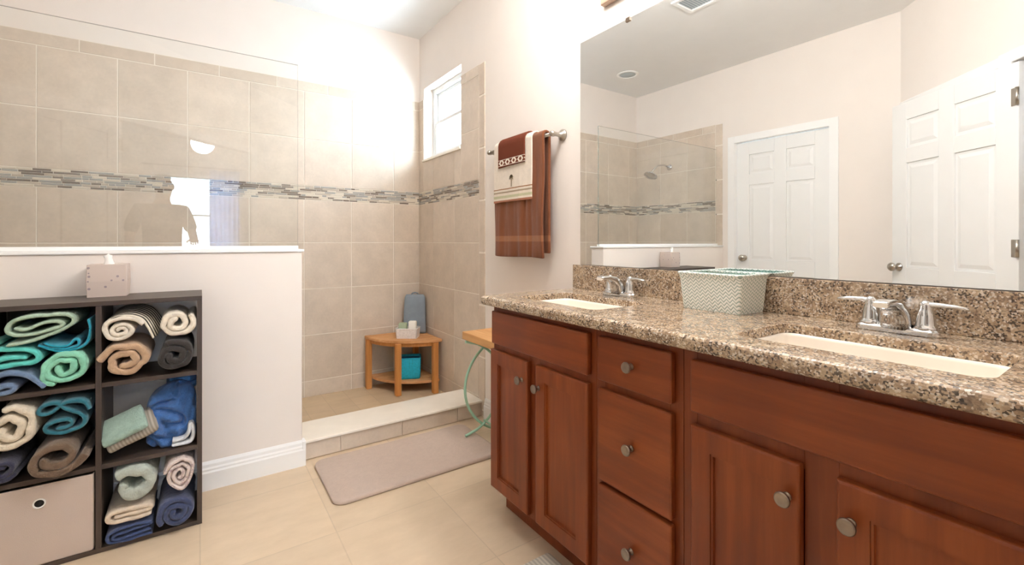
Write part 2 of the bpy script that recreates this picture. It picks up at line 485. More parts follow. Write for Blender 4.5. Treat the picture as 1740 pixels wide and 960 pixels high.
# rotate so leaf x -> world -y, faces +x
mb.xform(Matrix.Translation((XL - .028, DY1 - .003, .008)) @ Matrix.Rotation(-PI / 2, 4, 'Z') @ Matrix.Translation((0, -.0175 - .0175, 0)) )
d1 = struct('door_1', mb, M['door'], .0025)
mb = MB(); mb.lathe(KN, (XL - .028, 2.25, .957), 'x'); mb.build('door_knob', M['nickel'], d1)
mb = MB()
for a, b, c, d in ((DY0 - .062, DY0, 0, DZ + .062), (DY1, DY1 + .062, 0, DZ + .062), (DY0, DY1, DZ, DZ + .062)):
    mb.box(XL, XL + .014, a, b, c, d); 
mb.box(XL - .12, XL - .0005, DY0, DY0 + .002, 0, DZ); mb.box(XL - .12, XL - .0005, DY1 - .002, DY1, 0, DZ); mb.box(XL - .12, XL - .0005, DY0, DY1, DZ - .002, DZ)
struct('trim_5', mb, M['trim'], .004)
# open leaf swung back against the diagonal wall
hx, hy, fx, fy = -.525, .42, -1.00, 1.065
ang = math.atan2(fy - hy, fx - hx); wd = math.hypot(fx - hx, fy - hy)
mb = door_leaf('door_2', wd, 2.022)
mb.xform(Matrix.Translation((hx, hy, .008)) @ Matrix.Rotation(ang, 4, 'Z') @ Matrix.Translation((0, -.035, 0)))
d2 = struct('door_2', mb, M['door'], .0025)
RZ = Matrix.Translation((hx, hy, .008)) @ Matrix.Rotation(ang, 4, 'Z')
mb = MB(); mb.lathe([(r, -h) for r, h in KN], (wd - .06, -.035, .93), 'y'); mb.xform(RZ); mb.build('door_knob', M['nickel'], d2)
for z in (.22, 1.02, 1.80):
    mb = MB(); mb.lathe([(.008, 0), (.008, .09)], (.0, -.043, z), 'z', 12); mb.box(.004, .034, -.038, -.0352, z, z + .09); mb.xform(RZ); mb.build('hinge', M['nickel'], d2)

# ------------------------------------------------------------------ vanity
CT = .890; CB = .852; FX = .995; DX = .975
def slab_door(y0, y1, z0, z1):
    """shaker frame as one loft: back edge, eased front edge, inner bead, recess"""
    mb = MB(); s_ = .052
    def ring(x, e): return [(x, y0 + e, z0 + e), (x, y1 - e, z0 + e), (x, y1 - e, z1 - e), (x, y0 + e, z1 - e)]
    mb.loft([ring(FX - .001, 0), ring(DX + .005, 0), ring(DX + .0025, .0012), ring(DX + .0008, .0035), ring(DX, .006),
             ring(DX, s_), ring(DX + .0035, s_ + .001), ring(DX + .0035, s_ + .005), ring(DX + .010, s_ + .0065), ring(DX + .014, s_ + .0065)], cap0=False, cap1=False, smooth=False)
    return mb
def door_part(y0, y1, z0, z1, root, ky, kz):
    s_ = .052
    d = slab_door(y0, y1, z0, z1).build('door', M['cherry'], root)
    e = s_ + .004
    MB().box(DX + .0105, FX - .002, y0 + e, y1 - e, z0 + e, z1 - e).build('door_panel', M['cherry'], d)
    knob(d, DX, ky, kz)
def knob(parent, x, y, z):
    m = MB(); m.lathe([(.009, 0), (.008, -.002), (.0055, -.004), (.0055, -.013), (.010, -.016), (.0150, -.019), (.0155, -.022), (.0145, -.0245), (.0125, -.0252), (.0115, -.0245), (.004, -.0250), (0, -.0252)], (x, y, z), 'x', 24)
    m.build('knob', M['bronze'], parent)
def flat_front(nm, y0, y1, z0, z1, root):
    return MB().box(DX, FX - .001, y0, y1, z0, z1).build(nm, M['cherryh'], root, .005, 3)
def cab(y0, y1, stiles, rails, label):
    r = thing('vanity_cabinet', label, 'cabinet', ((FX + XA) / 2, (y0 + y1) / 2, 0), 'units of the cherry double vanity')
    mb = MB(); t_ = .016
    mb.box(FX + .02, XA - .002, y0, y0 + t_, .10, CB); mb.box(FX + .02, XA - .002, y1 - t_, y1, .10, CB)
    mb.box(FX + .02, XA - .002, y0 + t_, y1 - t_, .10, .116); mb.box(XA - .01, XA - .002, y0 + t_, y1 - t_, .116, CB)
    mb.build('carcass', M['cherryd'], r)
    mb = MB()
    for a, b in stiles: mb.box(FX, FX + .0195, a, b, .10, CB - .0005)
    ys = sorted(stiles)
    for (p, q), (u, v) in zip(ys, ys[1:]):
        for c, d in rails: mb.box(FX, FX + .0195, q, u, c, d)
    mb.build('face_frame', M['cherryd'], r, .0012)
    mb = MB(); mb.box(1.056, 1.072, y0, y1, .0005, .0995); mb.build('toe_kick', M['cherryd'], r)
    return r
L = cab(.992, 1.577, [(.992, 1.03), (1.27, 1.33), (1.539, 1.577)], [(.10, .135), (.655, .72), (.812, .8515)], 'cherry sink cabinet under the basin nearest the towel bar, two narrow doors')
flat_front('false_front', 1.012, 1.565, .698, .829, L)
door_part(1.323, 1.574, .115, .673, L, 1.3545, .601); door_part(1.012, 1.274, .115, .673, L, 1.255, .596)
D = cab(.690, .991, [(.690, .728), (.953, .991)], [(.10, .135), (.385, .42), (.67, .71), (.815, .8515)], 'cherry three-drawer cabinet in the middle of the vanity')
for z0, z1, kz in ((.698, .829, .766), (.404, .675, .541), (.118, .392, .258)):
    d = flat_front('drawer', .712, .968, z0, z1, D); knob(d, DX, .8405, kz)
R = cab(.075, .689, [(.075, .113), (.355, .415), (.651, .689)], [(.10, .135), (.655, .72), (.812, .8515)], 'cherry sink cabinet under the nearest basin, wide false front over two doors')
flat_front('false_front', .098, .659, .699, .826, R)
door_part(.416, .659, .115, .668, R, .439, .596); door_part(.098, .354, .115, .668, R, .330, .598)

# countertop with two sink openings
SINKS = [(1.04, 1.302, 1.045, 1.475), (1.04, 1.302, .160, .590)]
def countertop():
    root = thing('vanity_countertop', 'speckled tan granite countertop on the cherry vanity cabinets', 'countertop', (1.2, .83, CB))
    x0, x1, y0, y1 = .940, XA - .0015, .06, 1.602
    xs = [x0, 1.04, 1.302, x1]; ys = [y0, .160, .590, 1.045, 1.475, y1]
    bm = bmesh.new(); lay = {}
    for k, z in enumerate((CB + .0005, CT)):
        for i, x in enumerate(xs):
            for j, y in enumerate(ys): lay[k, i, j] = bm.verts.new((x, y, z))
    hole = {(1, 1), (1, 3)}
    for i in range(3):
        for j in range(5):
            if (i, j) in hole: continue
            for k in (0, 1): bm.faces.new([lay[k, i, j], lay[k, i + 1, j], lay[k, i + 1, j + 1], lay[k, i, j + 1]])
    def side(a, b): bm.faces.new([lay[(0,) + a], lay[(0,) + b], lay[(1,) + b], lay[(1,) + a]])
    for i in range(3): side((i, 0), (i + 1, 0)); side((i, 5), (i + 1, 5))
    for j in range(5): side((0, j), (0, j + 1)); side((3, j), (3, j + 1))
    for (i, j) in hole:
        side((i, j), (i + 1, j)); side((i, j + 1), (i + 1, j + 1)); side((i, j), (i, j + 1)); side((i + 1, j), (i + 1, j + 1))
    bmesh.ops.recalc_face_normals(bm, faces=bm.faces)
    def vert_edges(pts): return [e for e in bm.edges if abs(e.verts[0].co.z - e.verts[1].co.z) > .01 and any(abs(e.verts[0].co.x - p[0]) < 1e-4 and abs(e.verts[0].co.y - p[1]) < 1e-4 for p in pts)]
    pts = [(x, y) for s_ in SINKS for x in s_[:2] for y in s_[2:]]
    bmesh.ops.bevel(bm, geom=vert_edges(pts), offset=.03, segments=5, affect='EDGES', profile=.5)
    bmesh.ops.bevel(bm, geom=vert_edges([(x0, y1)]), offset=.018, segments=4, affect='EDGES', profile=.5)
    def outer(e): 
        m = (e.verts[0].co + e.verts[1].co) / 2
        return abs(e.verts[0].co.z - e.verts[1].co.z) < 1e-4 and len(e.link_faces) == 2 and e.calc_face_angle(0) > .5 and (m.x < x0 + .02 or m.y > y1 - .019)
    bmesh.ops.bevel(bm, geom=[e for e in bm.edges if outer(e)], offset=.0135, segments=4, affect='EDGES', profile=.5)
    inner = [e for e in bm.edges if e.verts[0].co.z > CT - 1e-4 and e.verts[1].co.z > CT - 1e-4 and len(e.link_faces) == 2 and e.calc_face_angle(0) > .5 and all(v.co.x > 1.0 and v.co.x < 1.4 for v in e.verts)]
    bmesh.ops.bevel(bm, geom=inner, offset=.003, segments=2, affect='EDGES', profile=.5)
    mb = MB(); mb.bm.free(); mb.bm = bm
    mb.build('slab', M['granite'], root)
    mb = MB(); mb.box(XA - .021, XA - .0015, .06, 1.612, CT + .0003, .9995); mb.build('backsplash', M['granite'], root, .002)
    return root
countertop()
def sink(s_, label):
    x0, x1, y0, y1 = s_
    r = thing('sink', label, 'sink', ((x0 + x1) / 2, (y0 + y1) / 2, CB - .15), 'undermount sinks')
    mb = MB(); zt = CT - .024
    spec = [(-.0012, .030, 0), (-.0012, .030, -.05), (-.0014, .030, -.10), (-.004, .035, -.12), (-.012, .04, -.14), (-.04, .05, -.15), (-.044, .05, -.146), (-.018, .04, -.134), (-.010, .032, -.11), (-.007, .03, -.008), (-.0055, .03, -.001)]
    rings = []
    for e, rr, dz in spec:
        rings.append([(x, y, zt + dz) for x, y in rrect(x0 - e, x1 + e, y0 - e, y1 + e, rr)])
    order = rings[5::-1] ; 
    mb.loft(rings, cap0=False, cap1=False)
    # floor discs + rim ring
    mb.face([mb.bm.verts.new(p) for p in rings[5]]); mb.face([mb.bm.verts.new(p) for p in rings[6]])
    a = [mb.bm.verts.new(p) for p in rings[0]]; b = [mb.bm.verts.new(p) for p in rings[-1]]
    n = len(a)
    for i in range(n): mb.face([a[i], a[(i + 1) % n], b[(i + 1) % n], b[i]])
    bmesh.ops.remove_doubles(mb.bm, verts=mb.bm.verts, dist=1e-5)
    mb.build('basin', M['ceramic'], r)
    mb = MB(); mb.lathe([(.022, 0), (.022, .003), (.016, .004), (.015, .002), (0, .002)], ((x0 + x1) / 2 + .03, (y0 + y1) / 2, zt - .1458)); mb.build('drain', M['chrome'], r)
sink(SINKS[0], 'white rectangular undermount sink set in the countertop by the towel bar')
sink(SINKS[1], 'white rectangular undermount sink, the large one nearest the camera')

def faucet(y, label):
    x = 1.392
    r = thing('faucet', label, 'faucet', (x, y, CT), 'vanity faucets')
    mb = MB()
    rings = []
    for e, z in ((0, CT + .0005), (0, CT + .012), (-.004, CT + .016), (-.008, CT + .017)):
        rings.append([(a, b, z) for a, b in rrect(x - .025 - e, x + .025 + e, y - .082 - e, y + .082 + e, .02 if e > -.006 else .015)])
    mb.loft(rings, smooth=False); mb.build('base_plate', M['chrome'], r, .001)
    # spout: broad arched blade
    path = [(x - .006, CT + .014, .031, .020), (x - .011, CT + .034, .0300, .019), (x - .022, CT + .054, .027, .016), (x - .044, CT + .070, .0225, .012), (x - .074, CT + .0775, .0185, .0085), (x - .104, CT + .077, .0150, .0065), (x - .116, CT + .074, .0140, .0058)]
    rings = []
    for i, (px, pz, w_, h_) in enumerate(path):
        a = path[max(i - 1, 0)]; b = path[min(i + 1, len(path) - 1)]
        tx, tz = b[0] - a[0], b[1] - a[1]; l = math.hypot(tx, tz); nx, nz = -tz / l, tx / l
        ring = []
        for k in range(20):
            an = 2 * PI * k / 20; cu = math.copysign(abs(math.cos(an)) ** .32, math.cos(an)) * w_; cv = math.copysign(abs(math.sin(an)) ** .5, math.sin(an)) * h_
            ring.append((px + nx * cv, y + cu, pz + nz * cv))
        rings.append(ring)
    mb = MB(); mb.loft(rings); mb.build('spout', M['chrome'], r)
    for s_ in (1, -1):
        hy = y + s_ * .0525
        mb = MB(); mb.lathe([(.0235, .015), (.0235, .020), (.020, .023), (.0185, .030), (.017, .045), (.0145, .058), (.012, .064), (.0125, .068), (.011, .076), (.006, .081), (0, .082)], (x, hy, CT), 'z', 24)
        h = mb.build('handle', M['chrome'], r)
        mb = MB(); rings = []
        for q, wz, hz, dz in ((-.012, .006, .005, .071), (0, .010, .008, .071), (.02, .0085, .006, .0735), (.05, .009, .0045, .073), (.068, .0085, .0035, .0705), (.073, .005, .002, .069)):
            rings.append([(x + wz * math.cos(2 * PI * k / 12), hy + s_ * q, CT + dz + hz * math.sin(2 * PI * k / 12)) for k in range(12)])
        mb.loft(rings); mb.build('lever', M['chrome'], h)
faucet(1.258, 'chrome two-handle faucet behind the sink nearest the towel bar')
faucet(.376, 'chrome two-handle faucet with a broad arched spout, nearest the camera')

# woven basket
def weave():
    t = NT('woven_plastic'); tc = t.n('TexCoord'); sp = t.n('SeparateXYZ'); t.l(tc.outputs['Object'], sp.inputs[0])
    u = t.math('MULTIPLY', t.math('ADD', sp.outputs[0], sp.outputs[1]), 50)
    tri = t.math('ABSOLUTE', t.math('SUBTRACT', t.math('FRACT', u), .5))
    w_ = t.math('ADD', t.math('MULTIPLY', sp.outputs[2], 92), t.math('MULTIPLY', tri, 1.9))
    st = t.math('ABSOLUTE', t.math('SUBTRACT', t.math('FRACT', w_), .5))
    col = t.ramp(st, [(.0, 'FBFCF8'), (.30, 'F2F5F0'), (.40, 'B4C7C0'), (.5, '8FA8A0')])
    t.bump(t.math('MULTIPLY', st, -1.0), .6, .003)
    return t.base(col, .5)
M['weave'] = weave()
M['weave_in'] = plain('woven_inside', 'B8D6D2', .6, var=.08, nscale=60)
r = thing('basket', 'white woven rectangular basket on the granite between the sinks', 'basket', (1.388, .822, CT + .0005), rot=(0, 0, -.05))
hw, hd = .099, .0655
mb = MB(); rings = []
for k, (e, z) in enumerate(((0, 0), (.002, .02), (.005, .06), (.008, .10), (.012, .115))):
    rings.append([(a, b, z) for a, b in rrect(-hd - e, hd + e, -hw - e, hw + e, .008, 3)])
mb.loft(rings, cap1=False, smooth=False)
mb.build('basket_body', M['weave'], r, shift=False)
mb = MB()
rin = [[(a, b, z) for a, b in rrect(-hd - e + .003, hd + e - .003, -hw - e + .003, hw + e - .003, .007, 3)] for e, z in ((0, .003), (.005, .06), (.012, .115))]
mb.loft(rin, cap0=True, cap1=False, smooth=False); mb.build('basket_lining', M['weave_in'], r, shift=False)
mb = MB(); e = .012
ring = rrect(-hd - e + .001, hd + e - .001, -hw - e + .001, hw + e - .001, .009, 3)
pts = ring + [ring[0]]
mb.tube([(a, b, .116) for a, b in pts], .0045, 8); mb.build('rim', M['weave'], r, shift=False)

# ------------------------------------------------------------------ mirror with clips
r = thing('mirror', 'large frameless wall mirror above the granite backsplash', 'mirror', (XA, .85, 1.0))
mb = MB(); mb.box(XA - .008, XA - .0015, .075, 1.573, 1.002, 2.04); mb.build('mirror_glass', M['mirror'], r)
for y, z in ((1.283, 2.038), (.42, 2.038)):
    mb = MB(); mb.box(XA - .013, XA - .0084, y - .012, y + .012, z - .012, z + .006); mb.build('mirror_clip', M['bronze'], r, .001)

# ------------------------------------------------------------------ towel bar and towels
BX, BZ = 1.412, 1.634
r = thing('towel_bar', 'brushed nickel towel bar on the wall between shower and mirror', 'towel rail', (XA, 1.99, BZ))
mb = MB(); mb.tube([(BX, 1.70, BZ), (BX, 2.29, BZ)], .0085, 14); mb.build('bar', M['nickel'], r)
for y in (1.705, 2.285):
    mb = MB(); mb.lathe([(.029, -.0015), (.029, -.008), (.022, -.012), (.012, -.022), (.010, -.05), (.0135, -.060), (.0145, -.068), (.0135, -.077), (.009, -.083), (0, -.084)], (XA, y, BZ), 'x', 20)
    mb.build('post', M['nickel'], r)

def hanging(name, label, y0, y1, zf, zb, rad, th, mat_, fold_amp, seed, group=None, lean=.0):
    """sheet hung over the bar: front drop to zf, back drop to zb; rad = distance of sheet from bar centre"""
    prof = []
    nz = 26
    for k in range(nz + 1):
        z = zf + (BZ - zf) * k / nz; prof.append((BX - rad - lean * (1 - k / nz), z))
    for k in range(1, 8):
        a = PI - PI * k / 8; prof.append((BX + rad * math.cos(a), BZ + rad * math.sin(a)))
    for k in range(nz + 1):
        z = BZ - (BZ - zb) * k / nz; prof.append((BX + rad, z))
    ny = 44; r = thing(name, label, 'towel', (BX, (y0 + y1) / 2, BZ), group)
    rows = []
    for j in range(ny + 1):
        y = y0 + (y1 - y0) * j / ny; row = []
        for i, (x, z) in enumerate(prof):
            dist = max(0, BZ - z); f = min(1, dist / .25)
            wv = (noise.noise(Vector((y * 17 + seed, z * 2.0, seed))) * .9 + noise.noise(Vector((y * 42, z * 3.0, seed + 9))) * .35) * fold_amp * f
            front = i <= nz
            zz = z + (noise.noise(Vector((y * 5, seed, 2))) * .006 if i in (0,) else 0)
            row.append((x + (wv if front else -abs(wv) * .15), y, zz))
        rows.append(row)
    mb = MB(); mb.loft(rows, cap0=False, cap1=False, closed=False)
    o = mb.build('towel_body', mat_, r, solid=th, subsurf=0)
    md = o.modifiers.new('round', 'BEVEL'); md.width = th * .35; md.segments = 3; md.limit_method = 'ANGLE'
    return r, o
def banded(name, stops, var_c=.12):
    """constant bands by object z (metres below the bar), stops: [(z, colour)] ascending"""
    t = NT(name); tc = t.n('TexCoord'); sp = t.n('SeparateXYZ'); t.l(tc.outputs['Object'], sp.inputs[0])
    zmin = stops[0][0]; span = .7
    f = t.math('DIVIDE', t.math('SUBTRACT', sp.outputs[2], zmin), span)
    col = t.ramp(f, [((z - zmin) / span, lin(c)) for z, c in stops], 'CONSTANT')
    n_ = t.ramp(t.noise(45, 5, rough=.7), [(.3, (1 - var_c,) * 3 + (1,)), (.7, (1, 1, 1, 1))])
    t.bump(t.noise(300, 3, rough=.7), .8, .003)
    m = t.base(t.mix(1.0, col, n_, 'MULTIPLY'), 1.0, 0, .1); t.b.inputs['Sheen Weight'].default_value = .2
    return m
bw = '7E4B30'
m_big = banded('brown_bath_towel', [(-.70, bw), (-.525, '9A6646'), (-.495, bw)])
hanging('bath_towel', 'large brown bath towel hanging on the towel bar beneath the cream towel', 1.748, 2.188, 1.027, 1.05, .020, .016, m_big, .021, 3.1, 'towels on the towel bar')
m_hand = banded('cream_hand_towel', [(-.40, 'B07458'), (-.300, 'EADFCF'), (-.288, 'C9C7A2'), (-.276, 'EADFCF'), (-.262, 'A9967C'), (-.255, 'EADFCF'), (-.243, '9A6A3C'), (-.238, 'EFE4D6')])
hr, ho = hanging('hand_towel', 'cream hand towel with stripes and a palm tree, over the brown bath towel', 1.825, 2.178, 1.325, 1.36, .034, .008, m_hand, .006, 7.7, 'towels on the towel bar')
# palm motif
mb = MB(); px, py, pz = BX - .0400, 2.0, 1.432
rings = [[(px + dx - .0022, py + w_, z) for dx, w_ in ((0, -.0022), (0, .0022), (.0015, .0022), (.0015, -.0022))] for z in (pz - .03, pz + .025)]
mb.loft(rings, smooth=False)
for a in (20, 60, 100, 140, 175, -10, 215, 330):
    c, s_ = math.cos(math.radians(a)), math.sin(math.radians(a))
    q = []
    for k in range(5):
        f = k / 4; wv = .0035 * math.sin(PI * min(1, f + .15)) + .0004
        uy, uz = c * f * .020, s_ * f * .018 - f * f * .008
        q.append([(px - .0022, py + uy - s_ * wv, pz + .026 + uz + c * wv), (px - .0022, py + uy + s_ * wv, pz + .026 + uz - c * wv), (px - .0008, py + uy + s_ * wv, pz + .026 + uz - c * wv), (px - .0008, py + uy - s_ * wv, pz + .026 + uz + c * wv)])
    mb.loft(q, smooth=False)
mb.build('palm_motif', fabric('palm_thread', '6E5A33'), hr)
def ornate():
    t = NT('brown_washcloth'); tc = t.n('TexCoord'); sp = t.n('SeparateXYZ'); t.l(tc.outputs['Object'], sp.inputs[0])
    z = sp.outputs[2]
    band = t.math('MULTIPLY', t.math('GREATER_THAN', z, -.112), t.math('LESS_THAN', z, -.078))
    ck = t.math('ABSOLUTE', t.math('SUBTRACT', t.math('FRACT', t.math('MULTIPLY', sp.outputs[1], 17)), .5))
    cz = t.math('ABSOLUTE', t.math('MULTIPLY', t.math('ADD', z, .095), 30))
    orn = t.math('LESS_THAN', t.math('ABSOLUTE', t.math('SUBTRACT', t.math('ADD', ck, t.math('MULTIPLY', cz, .6)), .33)), .13)
    edge = t.math('GREATER_THAN', cz, .43)
    patt = t.math('MULTIPLY', band, t.math('MAXIMUM', orn, edge))
    col = t.mix(patt, '6E3A2A', 'E6DDD0')
    t.bump(t.noise(300, 3, rough=.7), .8, .003)
    return t.base(col, 1, 0, .1)
hanging('washcloth', 'dark brown washcloth with a pale patterned band, on top of the cream towel', 1.875, 2.120, 1.515, 1.53, .044, .007, ornate(), .004, 11.3, 'towels on the towel bar')

# ------------------------------------------------------------------ bath mat and rug corner
def mat_mesh(x0, x1, y0, y1, h, r_):
    mb = MB(); rings = []
    for e, z in ((.004, .0008), (0, .004), (0, h * .6), (.004, h * .9), (.012, h), (.03, h - .001)):
        rings.append([(a, b, z) for a, b in rrect(x0 + e, x1 - e, y0 + e, y1 - e, max(r_ - e, .01), 6)])
    mb.loft(rings); return mb
M['mat'] = fabric('taupe_microfibre', 'BFAC9F', .05, .35, 500)
o = mat_mesh(.462, 1.30, 1.968, 2.418, .019, .05).build('bath_mat', M['mat'], origin=(.88, 2.19, 0))
tag(o, 'taupe memory-foam bath mat on the floor before the shower curb', 'bath mat')
def ribs():
    t = NT('ribbed_rug'); tc = t.n('TexCoord'); sp = t.n('SeparateXYZ'); t.l(tc.outputs['Object'], sp.inputs[0])
    f = t.math('ABSOLUTE', t.math('SUBTRACT', t.math('FRACT', t.math('MULTIPLY', sp.outputs[0], 70)), .5))
    col = t.ramp(f, [(0, 'E2DCCF'), (.5, 'B9B5AC')]); t.bump(f, -.5, .003)
    return t.base(col, 1, 0, .1)
o = mat_mesh(.40, 1.018, .35, 1.252, .012, .006).build('rug', ribs(), origin=(.7, .8, 0))
tag(o, 'pale ribbed rug on the floor in front of the drawers', 'rug')

# ------------------------------------------------------------------ corner stool with its things
SX, SY = XA - .012, YB - .006
r = thing('corner_stool', 'teak quarter-round corner stool with a lower shelf, in the shower corner', 'stool', (SX - .15, SY - .15, 0))
RT = .437
def quarter(rad, off=0, n=20, sag=1.0):
    pts = [(SX - off, SY - off)]
    for k in range(n + 1):
        a = PI + PI / 2 * k / n
        pts.append((SX - off + rad * math.cos(a) * sag, SY - off + rad * math.sin(a) * sag))
    return pts
def quarter_slats(z0, z1, rad, name):
    # curved front band + parallel slats
    mb = MB()
    n = 24; rin = rad - .05
    outer = []; inner = []
    for k in range(n + 1):
        a = PI + PI / 2 * k / n
        outer.append((SX + rad * math.cos(a), SY + rad * math.sin(a))); inner.append((SX + rin * math.cos(a), SY + rin * math.sin(a)))
    for k in range(n):
        pass
    rings = [[(o_[0], o_[1], z0), (i_[0], i_[1], z0), (i_[0], i_[1], z1), (o_[0], o_[1], z1)] for o_, i_ in zip(outer, inner)]
    mb.loft(rings, smooth=False); mb.build(name + '_rim', M['teakh'], r, .003)
    mb = MB(); ns = 9
    for k in range(ns):
        y1 = SY - .004 - k * (rin - .01) / ns; y0 = y1 - (rin - .01) / ns + .007
        if y0 < SY - rin: continue
        xr0 = SX - math.sqrt(max(0, rin ** 2 - (SY - y1) ** 2)) - .004; xr1 = SX - math.sqrt(max(0, rin ** 2 - (SY - y0) ** 2)) - .004
        mb.prism([(SX - .002, y0), (SX - .002, y1), (xr0, y1), (xr1, y0)], z0 + .002, z1 - .0005)
    mb.build(name + '_slats', M['teakh'], r, .002)
quarter_slats(.372, .392, RT, 'top'); quarter_slats(.070, .090, RT - .04, 'shelf')
LEG = [(SX - RT + .012, SY - .048, 0), (SX - .055, SY - RT + .012, 0), (SX - .300, SY - .328, PI / 4), (SX - .05, SY - .05, 0)]
for x, y, a in LEG:
    mb = MB(); mb.box(-.02, .02, -.02, .02, .0005, .3715); mb.xform(Matrix.Translation((x + .005, y, 0)) @ Matrix.Rotation(0, 4, 'Z')); mb.build('leg', M['teak'], r, .004)
mb = MB(); rings = []
for k in range(25):
    a = PI + PI / 2 * (k + .7) / 25.4; q = RT - .03
    rings.append([(SX + (q + d) * math.cos(a), SY + (q + d) * math.sin(a), z) for d, z in ((0, .345), (.012, .345), (.012, .3715), (0, .3715))])
mb.loft(rings, smooth=False); mb.build('apron', M['teak'], r)

# tray with toiletries
r = thing('tray_basket', 'small white wicker tray holding toiletries on top of the corner stool', 'basket', (1.283, 3.24, .3925), rot=(0, 0, -.62))
mb = MB(); rings = [[(a, b, z) for a, b in rrect(-.075 - e, .075 + e, -.05 - e, .05 + e, .01, 3)] for e, z in ((0, 0), (.002, .03), (.005, .068))]
mb.loft(rings, cap1=False, smooth=False)
M['weave_w'] = plain('white_wicker', 'E8E4E2', .6, var=.10, nscale=120, bump=.5, bscale=180)
mb.build('tray_body', M['weave_w'], r, shift=False, solid=.004)
mb = MB(); q = rrect(-.08, .08, -.055, .055, .012, 3); mb.tube([(a, b, .069) for a, b in q + [q[0]]], .0045, 8); mb.build('rim', M['weave_w'], r, shift=False)
def rot2(x, y, a=-.62): return (1.283 + x * math.cos(a) - y * math.sin(a), 3.24 + x * math.sin(a) + y * math.cos(a))
px, py = rot2(-.036, -.005)
mb = MB(); rings = [[(a, b, z) for a, b in rrect(-.03 + e, .03 - e, -.025 + e, .025 - e, .01, 4)] for e, z in ((.004, 0), (0, .006), (0, .088), (.004, .094), (.010, .096))]
o = mb.loft(rings).build('soap_box', M['soapg'], origin=(px, py, .397)) if False else None
def upright(name, label, cat, x, y, z, w_, d_, h, m_, a):
    mb = MB(); rings = [[(p, q, zz) for p, q in rrect(-w_ + e, w_ - e, -d_ + e, d_ - e, .008, 4)] for e, zz in ((.004, 0), (0, .005), (0, h - .006), (.004, h - .001), (.010, h))]
    mb.loft(rings); o = mb.build(name, m_); o.location = (x, y, z); o.rotation_euler = (0, 0, a); return tag(o, label, cat)
upright('soap_box', 'pale green box standing in the white tray on the stool', 'toiletry box', px, py, .3965, .03, .022, .105, M['soapg'], -.62)
px, py = rot2(.036, -.005)
upright('soap_box', 'white box standing in the white tray on the stool', 'toiletry box', px, py, .3965, .028, .022, .118, M['soapw'], -.62)

# bath pillow leaning in the corner
M['pillow'] = plain('bath_pillow_vinyl', '8C99A6', .6, var=.08, nscale=20, bump=.3, bscale=60)
mb = MB(); rings = []
nn = 28
for k in range(15):
    f = k / 14; z = f * .300; wx = .090 * (1 - .10 * f) * (1 if f < .92 else 1 - (f - .92) * 2.0); th = .030 * (1 - .45 * f) * (.6 + .4 * math.sin(PI * min(1, f * 6) / 2)) * (1 if f < .9 else 1 - (f - .9) * 5)
    th *= 1 + .10 * math.sin(f * 26)
    ring = []
    for i in range(nn):
        a = 2 * PI * i / nn
        ring.append((math.copysign(abs(math.cos(a)) ** .6, math.cos(a)) * wx, math.copysign(abs(math.sin(a)) ** .8, math.sin(a)) * th + f * .018, z))
    rings.append(ring)
mb.loft(rings)
r = thing('bath_pillow', 'blue-grey bath pillow leaning in the corner behind the white tray', 'pillow', (1.383, 3.358, .3925), rot=(0, 0, -.62))
mb.build('pillow_body', M['pillow'], r, shift=False)
mb = MB(); mb.tube([(-.03, .016, .292), (-.02, .018, .309), (0, .02, .314), (.02, .018, .309), (.03, .016, .292)], .006, 8); mb.build('hanging_loop', M['pillow'], r, shift=False)

# turquoise basket on the lower shelf
M['turq'] = plain('turquoise_weave', '20B4D4', .6, var=.18, nscale=90, bump=.6, bscale=150)
M['turqd'] = plain('blue_lining', '0F5E8C', .8, var=.15, nscale=40)
r = thing('storage_basket', 'turquoise woven basket on the lower shelf of the corner stool', 'basket', (1.296, 3.252, .0905), rot=(0, 0, -.42))
mb = MB(); rings = [[(a, b, z) for a, b in rrect(-.082 - e, .082 + e, -.062 - e, .062 + e, .014, 4)] for e, z in ((-.004, 0), (0, .01), (.003, .14), (.001, .150))]
mb.loft(rings, cap1=False); mb.build('basket_body', M['turq'], r, shift=False, solid=.005)
mb = MB(); mb.loft([[(a, b, z) for a, b in rrect(-.076, .076, -.056, .056, .014, 4)] for z in (.02, .139)]); mb.build('lining', M['turqd'], r, shift=False)
mb = MB(); q = rrect(-.084, .084, -.064, .064, .016, 4); mb.tube([(a, b, .151) for a, b in q + [q[0]]], .005, 8); mb.build('rim', M['turq'], r, shift=False)

# ------------------------------------------------------------------ side table by the shower
TX0, TX1, TY0, TY1, TZ = 1.215, XA - .012, 1.69, 2.262, .603
r = thing('side_table', 'butcher-block side table with curved mint green metal legs, behind the vanity end', 'table', ((TX0 + TX1) / 2, (TY0 + TY1) / 2, 0))
mb = MB(); mb.box(TX0, TX1, TY0, TY1, TZ - .043, TZ); mb.build('table_top', M['butcher'], r, .004, 3)
xm = (TX0 + TX1) / 2; hh = TZ - .044
def arc(y, sgn, n=26, zb=0.0):
    # from the top corner, bulging across the centre, down to the foot on the same side
    pts = []
    for k in range(n + 1):
        f = k / n; z = hh - .008 - (hh - .016 - zb) * f
        s_ = math.sin(PI * min(1, max(0, f * 1.04)))
        d = .125 - .245 * (1 - (2 * f - 1) ** 2) ** .62
        if f > .86: d += 0
        pts.append((xm + sgn * d, y, z))
    return pts
for y in (TY0 + .03, TY1 - .03):
    for s_ in (-1, 1):
        mb = MB(); mb.tube(arc(y + s_ * .0076, s_, zb=.0185 if (y > 2 and s_ < 0) else 0), .0075, 10); mb.build('leg', M['mint'], r)
mb = MB(); mb.tube([(xm, TY0 + .03, .085), (xm, TY1 - .03, .085)], .006, 10); mb.build('stretcher', M['mint'], r)

